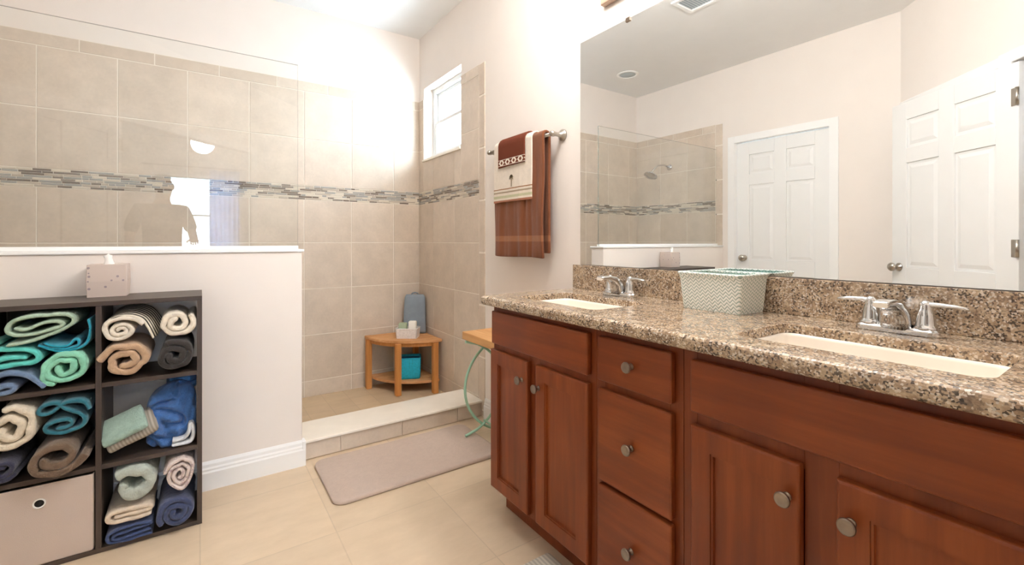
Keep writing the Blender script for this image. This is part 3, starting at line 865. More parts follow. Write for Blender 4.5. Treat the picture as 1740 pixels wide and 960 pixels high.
# ------------------------------------------------------------------ cube organizer
OX0, OX1, OY0, OY1, OH = -.602, .0065, 2.16, 2.428, .896
r = thing('cube_organizer', 'dark espresso cube organizer filled with towels against the half wall', 'shelf unit', ((OX0 + OX1) / 2, (OY0 + OY1) / 2, 0))
T_ = .0165
MB().box(OX0, OX1, OY0, OY1, OH - T_, OH).build('top_board', M['espresso'], r, .001)
MB().box(OX0 + T_, OX1 - T_, OY0 + .002, OY1, .0005, .0165).build('bottom_board', M['espresso'], r, .001)
M['espressov'] = wood('espresso_panel', '3A302B', '453A34', '50443D', axis=2, rough=.4)
for x in (OX0, OX1 - T_): MB().box(x, x + T_, OY0, OY1, .0005, OH - T_ - .0005).build('side_panel', M['espressov'], r, .001)
XM = (OX0 + OX1) / 2
MB().box(XM - T_ / 2, XM + T_ / 2, OY0 + .002, OY1, .017, OH - T_ - .0005).build('divider', M['espressov'], r, .001)
for z in (.296, .588):
    for a, b in ((OX0 + T_, XM - T_ / 2), (XM + T_ / 2, OX1 - T_)):
        MB().box(a + .0003, b - .0003, OY0 + .002, OY1, z, z + T_).build('shelf_board', M['espresso'], r, .001)
# left cells are closed at the back
MB().box(OX0 + T_, XM, OY1 + .0003, OY1 + .004, .02, OH - .02).build('back_panel', M['espresso'], r)

# fabric bin
r = thing('fabric_bin', 'pale fabric storage bin with an eyelet, bottom left of the organizer', 'storage bin', (-.446, 2.29, .0168))
mb = MB(); x0, x1 = OX0 + T_ + .004, XM - T_ / 2 - .004
rings = [[(a, b, z) for a, b in rrect(x0 + e, x1 - e, 2.164 + e, 2.42 - e, .008, 3)] for e, z in ((.002, .017), (0, .022), (0, .282), (.001, .286), (.004, .286), (.004, .03))]
mb.loft(rings, smooth=False); mb.build('bin_body', M['bin'], r)
mb = MB(); mb.lathe([(.0125, 0), (.0165, 0), (.0170, -.0025), (.0150, -.004), (.0125, -.003), (.0118, 0)], (-.4468, 2.1638, .226), 'y', 28); mb.build('eyelet', M['tissue'], r)
mb = MB(); mb.lathe([(.0123, 0), (.0123, -.0008), (0, -.0008)], (-.4468, 2.1635, .226), 'y', 24); mb.build('eyelet_hole', M['dark'], r)

# ---- towels
def resample(pts, step):
    for _ in range(2):
        q = [pts[0]]
        for a, b in zip(pts, pts[1:]): q += [(.75 * a[0] + .25 * b[0], .75 * a[1] + .25 * b[1]), (.25 * a[0] + .75 * b[0], .25 * a[1] + .75 * b[1])]
        q.append(pts[-1]); pts = q
    out = [pts[0]]; acc = 0
    for a, b in zip(pts, pts[1:]):
        l = math.hypot(b[0] - a[0], b[1] - a[1]); 
        if l < 1e-9: continue
        d = step - acc
        while d <= l:
            out.append((a[0] + (b[0] - a[0]) * d / l, a[1] + (b[1] - a[1]) * d / l)); d += step
        acc = l - (d - step)
    out.append(pts[-1]); return out
def ribbon(name, label, cat, pts, t, mat_, y0=2.166, y1=2.415, seed=0, amp=.0022, group='towels in the cube organizer', step=.0055, skew=0.0, lim=None):
    """a cloth strip whose section in the x-z plane follows pts, extruded along y"""
    P = resample(pts, step); n = len(P); N = []
    for i in range(n):
        a, b = P[max(i - 1, 0)], P[min(i + 1, n - 1)]; l = math.hypot(b[0] - a[0], b[1] - a[1]) or 1
        N.append((-(b[1] - a[1]) / l, (b[0] - a[0]) / l))
    cx = sum(p[0] for p in P) / n; cz = sum(p[1] for p in P) / n
    ys = [(y0, .30), (y0 + .0012, .58), (y0 + .0045, .86), (y0 + .011, 1.0)] + [(y0 + .011 + (y1 - y0 - .011) * k / 7, 1.0) for k in range(1, 8)]
    mb = MB(); rings = []
    for y, f in ys:
        Lf, Rt = [], []
        for i in range(n):
            e = 1.0; h = t / 2 * f * (1 + .30 * noise.noise(Vector((P[i][0] * 24 + seed, y * 6, P[i][1] * 24))))
            if i == 0 or i == n - 1: e = .5
            d = noise.noise(Vector((P[i][0] * 30 + seed, y * 14, P[i][1] * 30))) * amp + noise.noise(Vector((P[i][0] * 90 + seed, y * 40, P[i][1] * 90))) * amp * .4
            fy = y + noise.noise(Vector((P[i][0] * 22, seed * 3.1, P[i][1] * 22))) * .006 * (1 if y < y0 + .02 else 0) + skew * (P[i][0] - cx)
            a = P[i]; q = N[i]
            Lf.append((a[0] + q[0] * (h * e + d), fy, a[1] + q[1] * (h * e + d)))
            Rt.append((a[0] - q[0] * (h * e - d), fy, a[1] - q[1] * (h * e - d)))
        ring = Lf + Rt[::-1]
        if lim:
            ring = [(min(max(p[0], lim[0]), lim[1]), p[1], min(max(p[2], lim[2]), lim[3])) if p[1] > OY0 - .004 else p for p in ring]
        rings.append(ring)
    R_ = [[mb.bm.verts.new(p) for p in rg] for rg in rings]; m = 2 * n
    for a, b in zip(R_, R_[1:]):
        for i in range(m): mb.face([a[i], a[(i + 1) % m], b[(i + 1) % m], b[i]], 0, True)
    for rg in (R_[0], R_[-1]):
        for i in range(n - 1): mb.face([rg[i], rg[i + 1], rg[m - 2 - i], rg[m - 1 - i]], 0, True)
    o = mb.build(name, mat_, origin=(cx, (y0 + y1) / 2, min(p[1] for p in P)))
    return tag(o, label, cat, group)
def spiral(cx, cz, rx, rz, turns, phi, t_hint=None, tilt=0, rin=.16, flip=1, irr=.05, tail=0, seed=0):
    r0 = rin; pts = []; n = int(turns * 26)
    pitch = (1 - r0) / (turns + .5)
    for k in range(n + 1):
        th = 2 * PI * turns * k / n
        rr = r0 + (1 - pitch * .5 - r0) * k / n
        rr *= 1 + irr * 1.7 * noise.noise(Vector((math.cos(th) * 1.4 + seed, math.sin(th) * 1.4, k * .025))) + irr * .5 * noise.noise(Vector((math.cos(th) * 4 + seed, math.sin(th) * 4, k * .06)))
        a = phi + flip * th
        u, v = rr * math.cos(a) * rx, rr * math.sin(a) * rz
        pts.append((cx + u * math.cos(tilt) - v * math.sin(tilt), cz + u * math.sin(tilt) + v * math.cos(tilt)))
    if tail:
        a, b = pts[-2], pts[-1]; l = math.hypot(b[0] - a[0], b[1] - a[1])
        for k in range(1, 5): pts.append((b[0] + (b[0] - a[0]) / l * tail * k / 4, b[1] + (b[1] - a[1]) / l * tail * k / 4))
    return pts, pitch * min(rx, rz)
def roll(name, label, c, r_, turns, phi, mat_, tilt=0, y0=2.166, rin=.16, flip=1, irr=.05, tail=0, seed=0, fill=1.03, skew=0, lim=None, amp=.0028):
    pts, p = spiral(c[0], c[1], r_[0], r_[1], turns, phi, None, tilt, rin, flip, irr, tail, seed)
    return ribbon(name, label, 'towel', pts, p * fill, mat_, y0, 2.415 if y0 > 2.15 else 2.40, seed, skew=skew, lim=lim, amp=amp)
F = fabric
LTOP = (-.584, -.309, .606, .878); RTOP = (-.286, -.012, .606, .878); LMID = (-.584, -.309, .3135, .5865); RMID = (-.286, -.012, .3135, .5865); RBOT = (-.286, -.012, .0175, .2945)
# left, top cell
roll('rolled_towel', 'mint green rolled towel, lower right of the top left cell', (-.384, .674), (.074, .066), 2.3, 2.3, F('mint_towel', '8FD9BE'), .15, 2.150, seed=1, rin=.2, irr=.16, lim=LTOP)
ribbon('folded_towel', 'slate blue towel draped in a loop, lower left of the top left cell', 'towel',
       [(-.545, .63), (-.520, .640), (-.500, .628), (-.515, .613), (-.56, .614), (-.578, .635), (-.56, .665), (-.515, .680), (-.475, .665), (-.445, .635), (-.432, .617)], .017, F('slate_towel', '6E86A8'), 2.150, seed=2, lim=LTOP)
ribbon('folded_towel', 'aqua green towel wedged at the left side of the top left cell', 'towel',
       [(-.475, .722), (-.51, .728), (-.545, .722), (-.56, .707), (-.54, .697), (-.50, .702), (-.468, .700), (-.447, .712), (-.452, .735), (-.49, .752), (-.54, .758), (-.573, .745), (-.575, .775), (-.54, .778)], .0165, F('aqua_towel', '5FD0C8'), 2.160, seed=3, lim=LTOP)
ribbon('folded_towel', 'deep turquoise towel folded in a U, right of the top left cell', 'towel',
       [(-.438, .765), (-.415, .750), (-.385, .746), (-.370, .752), (-.360, .770), (-.350, .757), (-.353, .742), (-.385, .735), (-.420, .742), (-.443, .753), (-.46, .7625), (-.4, .727), (-.34, .735), (-.323, .765), (-.322, .81), (-.325, .835)], .0095, F('turquoise_towel', '1F9DB8'), 2.170, seed=4, lim=LTOP)
ribbon('folded_towel', 'pale sage towel folded in loops at the very top of the left column', 'towel',
       [(-.505, .822), (-.480, .812), (-.455, .825), (-.425, .838), (-.390, .833), (-.388, .818), (-.42, .808), (-.46, .798), (-.50, .797), (-.525, .812), (-.520, .840), (-.49, .857), (-.44, .860), (-.385, .860), (-.362, .850), (-.362, .825), (-.39, .805), (-.44, .785), (-.49, .770), (-.522, .768)], .0125, F('sage_towel', 'AFC9B4'), 2.156, seed=5, lim=LTOP)
# left, middle cell
roll('rolled_towel', 'thick brown rolled towel spilling over the fabric bin', (-.402, .378), (.088, .066), 1.5, 2.5, F('brown_towel', '74604F'), .25, 2.118, rin=.28, irr=.12, seed=6, tail=.02, lim=LMID)
roll('rolled_towel', 'cream rolled towel at the left of the middle left cell', (-.515, .490), (.066, .082), 1.9, 2.7, F('cream_towel', 'EADFCB'), -.2, 2.150, rin=.22, irr=.12, seed=7, lim=LMID)
ribbon('folded_towel', 'dark teal towel rolled loosely under the slate blue towel', 'towel',
       [(-.405, .470), (-.380, .468), (-.362, .480), (-.375, .497), (-.410, .497), (-.435, .480), (-.425, .458), (-.380, .450), (-.340, .462), (-.328, .490), (-.350, .513), (-.385, .535), (-.405, .560), (-.44, .555), (-.452, .525), (-.42, .520), (-.385, .558), (-.335, .555), (-.320, .520)], .0135, F('dark_teal_towel', '2C7486'), 2.152, seed=8, lim=LMID)
roll('rolled_towel', 'dark navy towel at the lower left of the middle left cell', (-.532, .363), (.048, .040), 1.8, .5, F('ink_towel', '35364F'), .2, 2.145, rin=.25, irr=.1, seed=9, lim=LMID)
# right, top cell
roll('rolled_towel', 'tan rolled towel under the striped towel in the top right cell', (-.222, .676), (.076, .066), 1.8, 3.9, F('tan_towel', 'C0A184'), -.1, 2.142, rin=.22, irr=.14, seed=10, lim=RTOP, tail=.03)
roll('rolled_towel', 'charcoal rolled towel, lower right of the top right cell', (-.081, .672), (.068, .065), 2.0, 2.0, F('charcoal_towel', '35302F'), .1, 2.148, rin=.2, irr=.1, seed=11, lim=RTOP)
roll('rolled_towel', 'cream rolled towel above the charcoal one in the top right cell', (-.075, .799), (.0625, .061), 1.9, 1.2, F('ivory_towel', 'F0E6D6'), 0, 2.150, rin=.2, irr=.1, seed=12, lim=RTOP)
def striped():
    t = NT('striped_towel'); tc = t.n('TexCoord'); sp = t.n('SeparateXYZ'); t.l(tc.outputs['Object'], sp.inputs[0])
    f = t.math('FRACT', t.math('MULTIPLY', t.math('ADD', sp.outputs[1], 1.0), 52))
    inn = t.math('GREATER_THAN', sp.outputs[1], -.200)
    st = t.math('MULTIPLY', inn, t.math('LESS_THAN', f, .42))
    col = t.mix(st, 'EAE2D2', '2E2B2A'); t.bump(t.noise(260, 3, rough=.7), .8, .004)
    return t.base(col, 1, 0, .1)
st_o = ribbon('rolled_towel', 'cream and black striped rolled towel in the top right cell', 'towel',
       spiral(-.238, .786, .046, .037, 2.0, 3.2, None, .1, .16, -1, .05)[0] + [(-.284, .800), (-.272, .822), (-.24, .832), (-.20, .828), (-.172, .805)], .0155, F('cream_terry', 'EAE2D4'), 2.148, seed=13, lim=RTOP)
so = Vector(st_o.location); mb = MB(); rows = []
fl = resample([(-.276, .806), (-.268, .828), (-.24, .840), (-.205, .838), (-.178, .820), (-.162, .790), (-.151, .762), (-.146, .748)], .006)
for k in range(15):
    q = k / 14; row = []
    for i, (x, z) in enumerate(fl):
        u = i / (len(fl) - 1); sp_ = .040 * q * min(1, .35 + u * 1.1)
        wv = noise.noise(Vector((x * 25, z * 25, q * 2))) * .003
        row.append((min(x + sp_ * (.25 + .75 * u) * .9, -.142 + .02 * q) - so.x, 2.1535 + .16 * q ** 1.3 + .006 * u - so.y, min(z + sp_ * (1 - .55 * u) + wv, .8735) - so.z))
    rows.append(row)
mb.loft(rows, cap0=False, cap1=False, closed=False)
mb.build('striped_flap', striped(), st_o, solid=.004, shift=False)
# right, middle cell
def heap(name, label, x0, x1, z0, z1, y0, y1, lean, mat_, seed):
    """a towel stuffed in loosely: rounded bundle with hanging folds"""
    mb = MB(); rings = []; nz, nn = 44, 96
    for k in range(nz + 1):
        f = k / nz; z = z0 + (z1 - z0) * f
        cap = min(1, math.sin(min(1, f / .12) * PI / 2) * .25 + .75) * math.sqrt(max(.02, 1 - max(0, (f - .62) / .38) ** 2.2))
        cx_ = (x0 + x1) / 2 + (1 - cap) * .02; hx_ = (x1 - x0) / 2 * cap; yf = y0 + lean * f * f + (1 - cap) * .05; hy_ = (y1 - yf) / 2
        ring = []
        for i in range(nn):
            a = 2 * PI * i / nn; u = math.copysign(abs(math.cos(a)) ** .55, math.cos(a)); v = math.copysign(abs(math.sin(a)) ** .6, math.sin(a))
            x = cx_ + u * hx_; y = yf + hy_ + v * hy_; zz = z
            w_ = noise.noise(Vector((x * 16 + seed, z * 9 + x * 14, seed))); w2 = noise.noise(Vector((x * 46, z * 22 - x * 30, seed + 4)))
            cr = abs(noise.noise(Vector((x * 13 + z * 16, z * 11 - x * 6, seed + 8))))
            y += (w_ * .030 + w2 * .008 + min(cr, .20) * -.17 + .020) * (1 if v < .2 else 0)
            zz += noise.noise(Vector((x * 20, y * 20, seed))) * .012 * min(1, f * 3)
            ring.append((min(max(x, x0), x1), min(y, y1), max(z0, zz)))
        rings.append(ring)
    mb.loft(rings); o = mb.build(name, mat_, origin=((x0 + x1) / 2, (y0 + y1) / 2, z0))
    return tag(o, label, 'towel', 'towels in the cube organizer')
heap('folded_towel', 'bright blue cloth bunched on top of the blue heap, under the charcoal towel', -.115, -.0125, .500, .585, 2.32, 2.41, .03, F('bright_blue_towel', '4E8CCB'), 31)
heap('folded_towel', 'blue towel heaped at the right of the middle right cell', -.172, -.0125, .3135, .545, 2.205, 2.315, .05, F('blue_towel', '4470AE'), 14)
ribbon('folded_towel', 'small white folded towel under the blue heap at the right', 'towel',
       [(-.090, .325), (-.05, .322), (-.026, .328), (-.021, .355), (-.024, .395), (-.033, .40), (-.036, .36), (-.05, .341), (-.088, .342)], .0135, F('white_towel', 'E4E8EE'), 2.172, 2.205, seed=15, lim=RMID)
def stack(name, label, w_, d_, h, mat_, loc, rot, layers, seed):
    """flat folded towel: rounded fold at the front, layered sides"""
    mb = MB(); rings = []
    ny = 14
    prof = []
    for k in range(10):
        a = -PI / 2 - PI * k / 9; prof.append((math.cos(a) * h * .5 + h * .5, math.sin(a) * h * .5 + h * .5))
    prof += [(d_ * .5, h), (d_, h * .98), (d_, .0), (d_ * .5, 0)]
    for j in range(ny + 1):
        x = -w_ / 2 + w_ * j / ny; sq = .5 if j in (0, ny) else .9 if j in (1, ny - 1) else 1
        rings.append([(x, py_ , (pz_ - h / 2) * sq + h / 2 + noise.noise(Vector((x * 14 + seed, py_ * 14, 0))) * .005 + noise.noise(Vector((x * 60, py_ * 50, seed))) * .0015) for py_, pz_ in prof])
    mb.loft(rings); o = mb.build(name, mat_); o.location = loc; o.rotation_euler = rot
    o.modifiers.new('s', 'SUBSURF').render_levels = 1
    return tag(o, label, 'towel', 'towels in the cube organizer')
def ribbed():
    t = NT('ribbed_grey_towel'); tc = t.n('TexCoord'); sp = t.n('SeparateXYZ'); t.l(tc.outputs['Object'], sp.inputs[0])
    f = t.math('ABSOLUTE', t.math('SUBTRACT', t.math('FRACT', t.math('MULTIPLY', sp.outputs[0], 95)), .5))
    col = t.ramp(f, [(0, 'B9B2A7'), (.5, '8F887E')]); t.bump(f, -.6, .004)
    return t.base(col, 1, 0, .1)
rot = (math.radians(40), -math.radians(22), 0)
stack('folded_towel', 'grey ribbed folded towel, tilted in the middle right cell', .158, .115, .046, ribbed(), (-.193, 2.182, .357), rot, 2, 1)
stack('folded_towel', 'sage folded towel lying on the tilted grey ribbed towel', .138, .112, .030, F('sage_cloth', '9DB8AC'), (-.2155, 2.1535, .3905), rot, 2, 2)
# right, bottom cell
ribbon('folded_towel', 'navy folded towel flat on the bottom board of the organizer', 'towel',
       [(-.150, .040), (-.20, .036), (-.245, .033), (-.262, .042), (-.25, .054), (-.20, .056), (-.150, .0585), (-.146, .0635), (-.2, .0715), (-.262, .068), (-.277, .045), (-.265, .026), (-.2, .0235), (-.146, .0245)], .0105, F('navy_towel', '3B4C78'), 2.150, seed=16, lim=RBOT)
roll('rolled_towel', 'navy rolled towel at the bottom right corner of the organizer', (-.0725, .0795), (.064, .064), 2.3, 1.6, F('navy_roll', '414C70'), .3, 2.135, rin=.16, irr=.08, seed=17, lim=RBOT)
ribbon('folded_towel', 'cream folded towel between the navy and the pale green towels', 'towel',
       [(-.150, .096), (-.2, .094), (-.265, .096), (-.276, .115), (-.265, .132), (-.2, .131), (-.150, .128), (-.15, .113), (-.2, .113), (-.255, .114)], .0165, F('cream_cloth', 'E6D6C2'), 2.153, seed=18, lim=RBOT)
roll('rolled_towel', 'pale grey-green rolled towel in the bottom right cell', (-.2, .217), (.084, .075), .95, 2.6, F('pale_towel', 'B9C4BC'), .12, 2.146, rin=.30, irr=.10, seed=19, lim=RBOT)
def patterned():
    t = NT('patterned_towel')
    n_ = t.noise(46, 2); col = t.ramp(n_, [(.52, 'D6C9C4'), (.56, 'B09CA0'), (.62, 'D9CDC8')]); t.bump(t.noise(260, 3), .7, .003)
    return t.base(col, 1, 0, .1)
roll('rolled_towel', 'pinkish grey patterned towel rolled tightly above the navy roll', (-.0635, .218), (.051, .074), 2.8, 4.0, patterned(), -.15, 2.142, rin=.12, irr=.12, seed=20, lim=RBOT, tail=.02)

# tissue box
def speck():
    t = NT('speckled_card'); v = t.co(); vo = t.n('TexVoronoi'); vo.inputs['Scale'].default_value = 60; t.l(v, vo.inputs['Vector'])
    sep = t.n('SeparateColor'); t.l(vo.outputs['Color'], sep.inputs[0])
    d = t.math('MULTIPLY', t.math('LESS_THAN', vo.outputs['Distance'], .27), t.math('GREATER_THAN', sep.outputs[0], .72))
    col = t.mix(d, 'D3C4BB', '9C8E92'); return t.base(col, .6)
bx0, bx1, by0, by1, bz = -.353, -.238, 2.322, 2.432, OH
r = thing('tissue_box', 'speckled beige cube tissue box on top of the cube organizer', 'tissue box', ((bx0 + bx1) / 2, (by0 + by1) / 2, bz))
mb = MB(); rings = []
for e, z in ((0, .0005), (-.001, .03), (-.0025, .06), (-.001, .10), (0, .124), (.003, .1245), (.036, .1245), (.036, .11)):
    rings.append([(a, b, bz + z) for a, b in rrect(bx0 + e, bx1 - e, by0 + e, by1 - e, .002 if e < .01 else .02, 3)])
mb.loft(rings, smooth=False); mb.build('carton', speck(), r)
mb = MB(); rings = []
cx, cy = (bx0 + bx1) / 2, (by0 + by1) / 2 - .02
for k, (w_, d_, z) in enumerate(((.018, .010, .111), (.015, .009, .125), (.011, .007, .14), (.010, .010, .15), (.013, .008, .158), (.004, .003, .163))):
    rings.append([(cx + w_ * math.cos(a) * (1 + .25 * math.sin(3 * a + k)), cy + d_ * math.sin(a) * (1 + .25 * math.cos(2 * a + k * 1.3)), bz + z + .003 * math.sin(2 * a + k)) for a in [2 * PI * i / 18 for i in range(18)]])
mb.loft(rings); mb.build('tissue', M['tissue'], r)

# ------------------------------------------------------------------ ceiling and wall fittings
r = thing('wall_shower', 'chrome shower head on an arm high on the tiled left wall', 'shower head', (XL, 3.04, 1.90))
mb = MB(); mb.lathe([(.032, .0065), (.032, .010), (.02, .016), (.012, .02)], (XL, 3.04, 1.90), 'x'); mb.build('flange', M['chrome'], r)
arm = [(XL + .012, 3.04, 1.90), (XL + .10, 3.04, 1.915), (XL + .20, 3.04, 1.90), (XL + .27, 3.04, 1.855), (XL + .30, 3.04, 1.82)]
mb = MB(); mb.tube(arm, .009, 10); mb.build('arm', M['chrome'], r)
mb = MB(); mb.lathe([(.011, .035), (.016, .03), (.02, .018), (.045, .004), (.068, -.006), (.07, -.014), (.064, -.017), (0, -.017)], (0, 0, 0), 'z')
mb.xform(Matrix.Translation((XL + .315, 3.04, 1.795)) @ Matrix.Rotation(math.radians(-28), 4, 'Y')); mb.build('spray_disc', M['chrome'], r)
r = thing('recessed_downlight', 'round unlit recessed light in the ceiling over the shower', 'ceiling light', (-.545, 3.05, ZC))
mb = MB(); mb.lathe([(.105, -.0005), (.105, -.004), (.098, -.008), (.082, -.010), (.078, -.004), (.078, -.0005)], (-.545, 3.05, ZC), 'z', 32); mb.build('trim_ring', M['trim'], r)
mb = MB(); mb.lathe([(.0775, -.001), (.0775, -.004), (0, -.006)], (-.545, 3.05, ZC), 'z', 32); mb.build('lens', M['frost'], r)
r = thing('ceiling_vent', 'square white ceiling vent with slats, seen in the mirror', 'vent', (.14, 1.85, ZC))
vx0, vx1, vy0, vy1 = .03, .26, 1.735, 1.965
mb = MB()
for a, b, c, d in ((vx0, vx1, vy0, vy0 + .03), (vx0, vx1, vy1 - .03, vy1), (vx0, vx0 + .03, vy0 + .03, vy1 - .03), (vx1 - .03, vx1, vy0 + .03, vy1 - .03)):
    mb.box(a, b, c, d, ZC - .012, ZC - .0005)
mb.build('frame', M['trim'], r, .003)
mb = MB()
for k in range(9):
    y = vy0 + .036 + k * .019; rings = [[(x, y, ZC - .010), (x, y + .002, ZC - .010), (x, y + .014, ZC - .002), (x, y + .012, ZC - .002)] for x in (vx0 + .031, vx1 - .031)]; mb.loft(rings, smooth=False)
mb.build('slats', M['trim'], r)
mb = MB(); mb.box(vx0 + .03, vx1 - .03, vy0 + .03, vy1 - .03, ZC - .0012, ZC - .0004); mb.build('duct', M['frost'], r)

# vanity light above the mirror
M['shade'] = emit('lit_frosted_shade', 'FFFAF4', VANITY_E)
M['plate'] = plain('brown_light_plate', 'B49A86', .35, .3)
r = thing('vanity_light', 'wall light bar with glass shades above the mirror', 'wall light', (XA, .85, 2.2))
mb = MB(); mb.box(XA - .03, XA - .0005, .30, 1.425, 2.145, 2.255); mb.build('back_plate', M['plate'], r, .006, 3)
for y in (.45, .70, 1.00, 1.25):
    mb = MB(); mb.tube([(XA - .031, y, 2.21), (XA - .07, y, 2.225), (XA - .095, y, 2.235), (XA - .10, y, 2.26)], .009, 10); h = mb.build('arm', M['plate'], r)
    mb = MB(); mb.lathe([(.02, .262), (.045, .27), (.055, .31), (.062, .35), (.068, .385), (.064, .385), (.05, .31), (.018, .275)], (XA - .10, y, 2.0), 'z', 24); mb.build('shade', M['shade'], h)

def bowl(label, x, y, watts, e):
    r = thing('ceiling_lamp', label, 'ceiling light', (x, y, ZC), 'bowl ceiling lamps')
    mb = MB(); mb.lathe([(.17, -.0005), (.17, -.02), (.15, -.026), (.02, -.027)], (x, y, ZC), 'z', 36); mb.build('base', M['nickel'], r)
    mb = MB(); mb.lathe([(.165, -.024), (.168, -.036), (.15, -.06), (.11, -.088), (.06, -.104), (.02, -.110), (0, -.111)], (x, y, ZC), 'z', 36); mb.build('bowl_shade', emit('lit_bowl', 'FFFAF2', e), r)
    mb = MB(); mb.lathe([(.008, -.111), (.010, -.118), (.006, -.126), (0, -.128)], (x, y, ZC), 'z', 14); mb.build('finial', M['nickel'], r)
    if watts:
        L_ = bpy.data.lights.new('bulb_light', 'POINT'); L_.energy = watts; L_.color = (1, .985, .965); L_.shadow_soft_size = .14
        b_ = bpy.data.objects.new('bulb_light', L_); C.objects.link(b_); b_.parent = r; b_.location = (0, 0, -.28)
    return r
bowl('added frosted bowl lamp on the bathroom ceiling, unseen fill light', .90, 1.20, LAMP_W, 5.0)  # added lamp, kept out of view, to fill the bathroom with light
bowl('lit frosted bowl lamp on the bedroom ceiling, reflected in the shower glass', .03, -2.7, LAMP_W, BED_E)

# curtain beside the bedroom window
M['curtain'] = fabric('pale_blue_curtain', 'A9C6E0', .08, .3)
def sheer():
    t = NT('sheer_blue_curtain'); col = t.ramp(t.noise(20), [(.3, '9DBFE0'), (.7, 'B5D2EE')])
    d = t.n('BsdfDiffuse'); q = t.n('BsdfTranslucent'); mx = t.n('MixShader'); mx.inputs[0].default_value = .8
    t.l(col, d.inputs[0]); t.l(col, q.inputs[0]); t.l(d.outputs[0], mx.inputs[1]); t.l(q.outputs[0], mx.inputs[2]); t.l(mx.outputs[0], t.out.inputs[0]); t.t.nodes.remove(t.b)
    return t.m
M['curtain'] = sheer()
r = thing('curtain', 'pale blue pleated curtain beside the bedroom window', 'curtain', (.32, -3.92, 2.3))
mb = MB(); rows = []
for j in range(61):
    f = j / 60; x = .13 + f * .42
    rows.append([(x + .004 * math.sin(z * 3), -3.92 + .028 * math.sin(f * 2 * PI * 6) * (1 - .3 * z / 2.3), z) for z in [.03 + 2.25 * k / 12 for k in range(13)]])
mb.loft(rows, cap0=False, cap1=False, closed=False); mb.build('drape', M['curtain'], r, solid=.004)
mb = MB(); mb.tube([(-.75, -3.92, 2.31), (.62, -3.92, 2.31)], .012, 10); mb.build('curtain_rod', M['bronze'], r)

# ------------------------------------------------------------------ the person reflected in the shower glass
def skin(name, verts, edges, mat_, parent=None, root=0, sub=1, loc=None, rotz=0):
    me = bpy.data.meshes.new(name); bm = bmesh.new(); lay = bm.verts.layers.skin.verify()
    vs = []
    for i, (x, y, z, rx, ry) in enumerate(verts):
        v = bm.verts.new((x, y, z)); v[lay].radius = (rx, ry); v[lay].use_root = (i == root); vs.append(v)
    for a_, b_ in edges: bm.edges.new((vs[a_], vs[b_]))
    bm.to_mesh(me); bm.free(); me.materials.append(mat_)
    o = bpy.data.objects.new(name, me); C.objects.link(o)
    sk = o.modifiers.new('skin', 'SKIN'); sk.use_smooth_shade = True
    m2 = o.modifiers.new('smooth', 'SUBSURF'); m2.levels = sub; m2.render_levels = sub
    if parent is not None: o.parent = parent
    if loc: o.location = loc; o.rotation_euler = (0, 0, rotz)
    return o
SK = plain('skin', 'C89678', .5, var=.04, bump=.05)
V = [(0, 0, .95, .13, .10), (0, .005, 1.08, .12, .095), (0, .01, 1.25, .145, .105), (0, .0, 1.40, .12, .09), (0, .003, 1.47, .062, .060), (0, .012, 1.52, .056, .060), (0, .042, 1.575, .066, .078), (0, .034, 1.645, .080, .098), (0, .022, 1.715, .066, .080)]
Eg = [(i, i + 1) for i in range(8)]
def chain(start, pts):
    p = start
    for q in pts: V.append(q); Eg.append((p, len(V) - 1)); p = len(V) - 1
    return p
for s_ in (-1, 1):
    f_ = chain(0, [(s_ * .095, 0, .86, .088, .09), (s_ * .10, .01, .68, .075, .078), (s_ * .10, .02, .49, .056, .06), (s_ * .10, -.005, .34, .055, .058), (s_ * .10, -.015, .10, .036, .04), (s_ * .105, .03, .045, .036, .034), (s_ * .112, .13, .032, .036, .024), (s_ * .115, .19, .026, .028, .018)])
def hand(wr, d, up_, side):
    """palm and five fingers; d = direction of the fingers, side = thumb side"""
    d = Vector(d).normalized(); side = Vector(side).normalized(); dn = Vector(up_).normalized()
    w0 = Vector(V[wr][:3])
    k1 = w0 + d * .045; V.append((*k1, .020, .026)); Eg.append((wr, len(V) - 1)); pa = len(V) - 1
    for j, (off, ln) in enumerate(((.026, .066), (.009, .074), (-.009, .069), (-.026, .054))):
        b_ = w0 + d * .088 + side * off; p = pa
        for q, r_ in ((b_, .0095), (b_ + d * ln * .42 - dn * ln * .12, .0085), (b_ + d * ln * .70 - dn * ln * .38, .0078), (b_ + d * ln * .80 - dn * ln * .70, .0068)):
            V.append((*q, r_, r_)); Eg.append((p, len(V) - 1)); p = len(V) - 1
    b_ = w0 + d * .03 + side * .03; p = pa
    for q, r_ in ((b_, .012), (b_ + d * .03 + side * .022 - dn * .012, .0105), (b_ + d * .058 + side * .024 - dn * .026, .0085)):
        V.append((*q, r_, r_)); Eg.append((p, len(V) - 1)); p = len(V) - 1
ra = chain(3, [(.17, -.005, 1.415, .058, .058), (.215, .02, 1.28, .045, .046), (.235, .06, 1.165, .040, .040), (.20, .20, 1.13, .037, .037), (.165, .315, 1.12, .026, .030)])
hand(ra, (-.25, 1, .02), (0, 0, 1), (-1, -.2, 0))
la = chain(3, [(-.17, -.005, 1.415, .058, .058), (-.225, -.02, 1.27, .045, .046), (-.245, -.02, 1.14, .040, .040), (-.25, .04, 1.00, .036, .036), (-.245, .085, .90, .026, .030)])
hand(la, (.05, .25, -1), (-.9, .3, 0), (.4, 1, 0))
PL = (-.30, -.50, 0); PR = -math.atan2(.30, .50) * .55
body = skin('person', V, Eg, SK, None, 0, 2, PL, PR)
tag(body, 'person in a dark shirt reaching toward the lens, reflected in the shower glass', 'person')
shirt = plain('dark_shirt', '3B4048', .9, var=.1); trous = plain('dark_trousers', '2C2E33', .9, var=.1); hairm = plain('dark_hair', '2E2420', .8, var=.2, nscale=80)
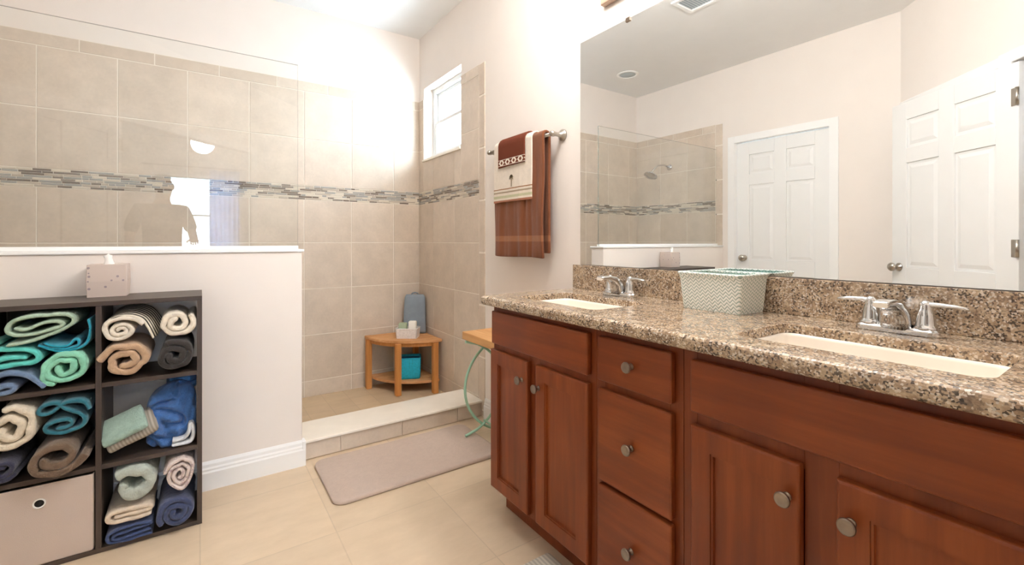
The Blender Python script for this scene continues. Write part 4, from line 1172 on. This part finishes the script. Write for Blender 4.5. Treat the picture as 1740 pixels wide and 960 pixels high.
skin('shirt', [(0, 0, .83, .195, .150), (0, .005, 1.04, .168, .135), (0, .01, 1.25, .165, .125), (0, 0, 1.385, .130, .105), (0, .0, 1.455, .092, .088),
     (.175, -.005, 1.41, .074, .072), (.215, .02, 1.28, .062, .062), (.23, .045, 1.20, .060, .060), (-.175, -.005, 1.41, .074, .072), (-.225, -.02, 1.27, .062, .062), (-.24, -.02, 1.18, .060, .060)],
     [(0, 1), (1, 2), (2, 3), (3, 4), (3, 5), (5, 6), (6, 7), (3, 8), (8, 9), (9, 10)], shirt, body, 0, 2)
skin('trousers', [(0, 0, 1.0, .150, .122), (0, 0, .90, .158, .128)] + [p for s_ in (-1, 1) for p in ((s_ * .097, 0, .84, .105, .105), (s_ * .102, .01, .66, .092, .092), (s_ * .102, .018, .48, .074, .076), (s_ * .102, -.005, .30, .070, .072), (s_ * .102, -.012, .09, .066, .068))],
     [(0, 1), (1, 2), (2, 3), (3, 4), (4, 5), (5, 6), (1, 7), (7, 8), (8, 9), (9, 10), (10, 11)], trous, body, 0, 2)
skin('hair', [(0, -.055, 1.60, .055, .04), (0, -.05, 1.67, .080, .060), (0, -.01, 1.725, .082, .055), (0, .06, 1.735, .060, .03)], [(0, 1), (1, 2), (2, 3)], hairm, body, 0, 2)
def blob(name, c, r_, m_, par):
    mb = MB(); mb.lathe([(math.sin(PI * k / 10) * r_[0], -math.cos(PI * k / 10) * r_[2]) for k in range(11)], (0, 0, 0), 'z', 16)
    mb.xform(Matrix.Translation(c) @ Matrix.Diagonal((1, r_[1] / r_[0], 1, 1))); return mb.build(name, m_, par, shift=False)
EYE = plain('eye', 'E8E4DE', .2); LIP = plain('lips', 'A8665A', .5)
blob('nose', (0, .132, 1.628), (.014, .022, .022), SK, body); blob('mouth', (0, .116, 1.585), (.024, .010, .008), LIP, body)
for s_ in (-1, 1):
    blob('eye', (s_ * .032, .118, 1.655), (.012, .010, .006), EYE, body); blob('ear', (s_ * .078, .02, 1.640), (.012, .022, .032), SK, body)
    mb = MB(); mb.loft([[(s_ * .105 + w_ * math.cos(2 * PI * k / 14), .075 + l_ * math.sin(2 * PI * k / 14), z) for k in range(14)] for w_, l_, z in ((.046, .135, .001), (.048, .138, .02), (.044, .12, .05), (.040, .07, .075), (.038, .05, .10))])
    mb.build('shoe', plain('dark_shoe', '26221F', .5), body, shift=False)

for o in bpy.data.objects:
    if '_o' in o: del o['_o']
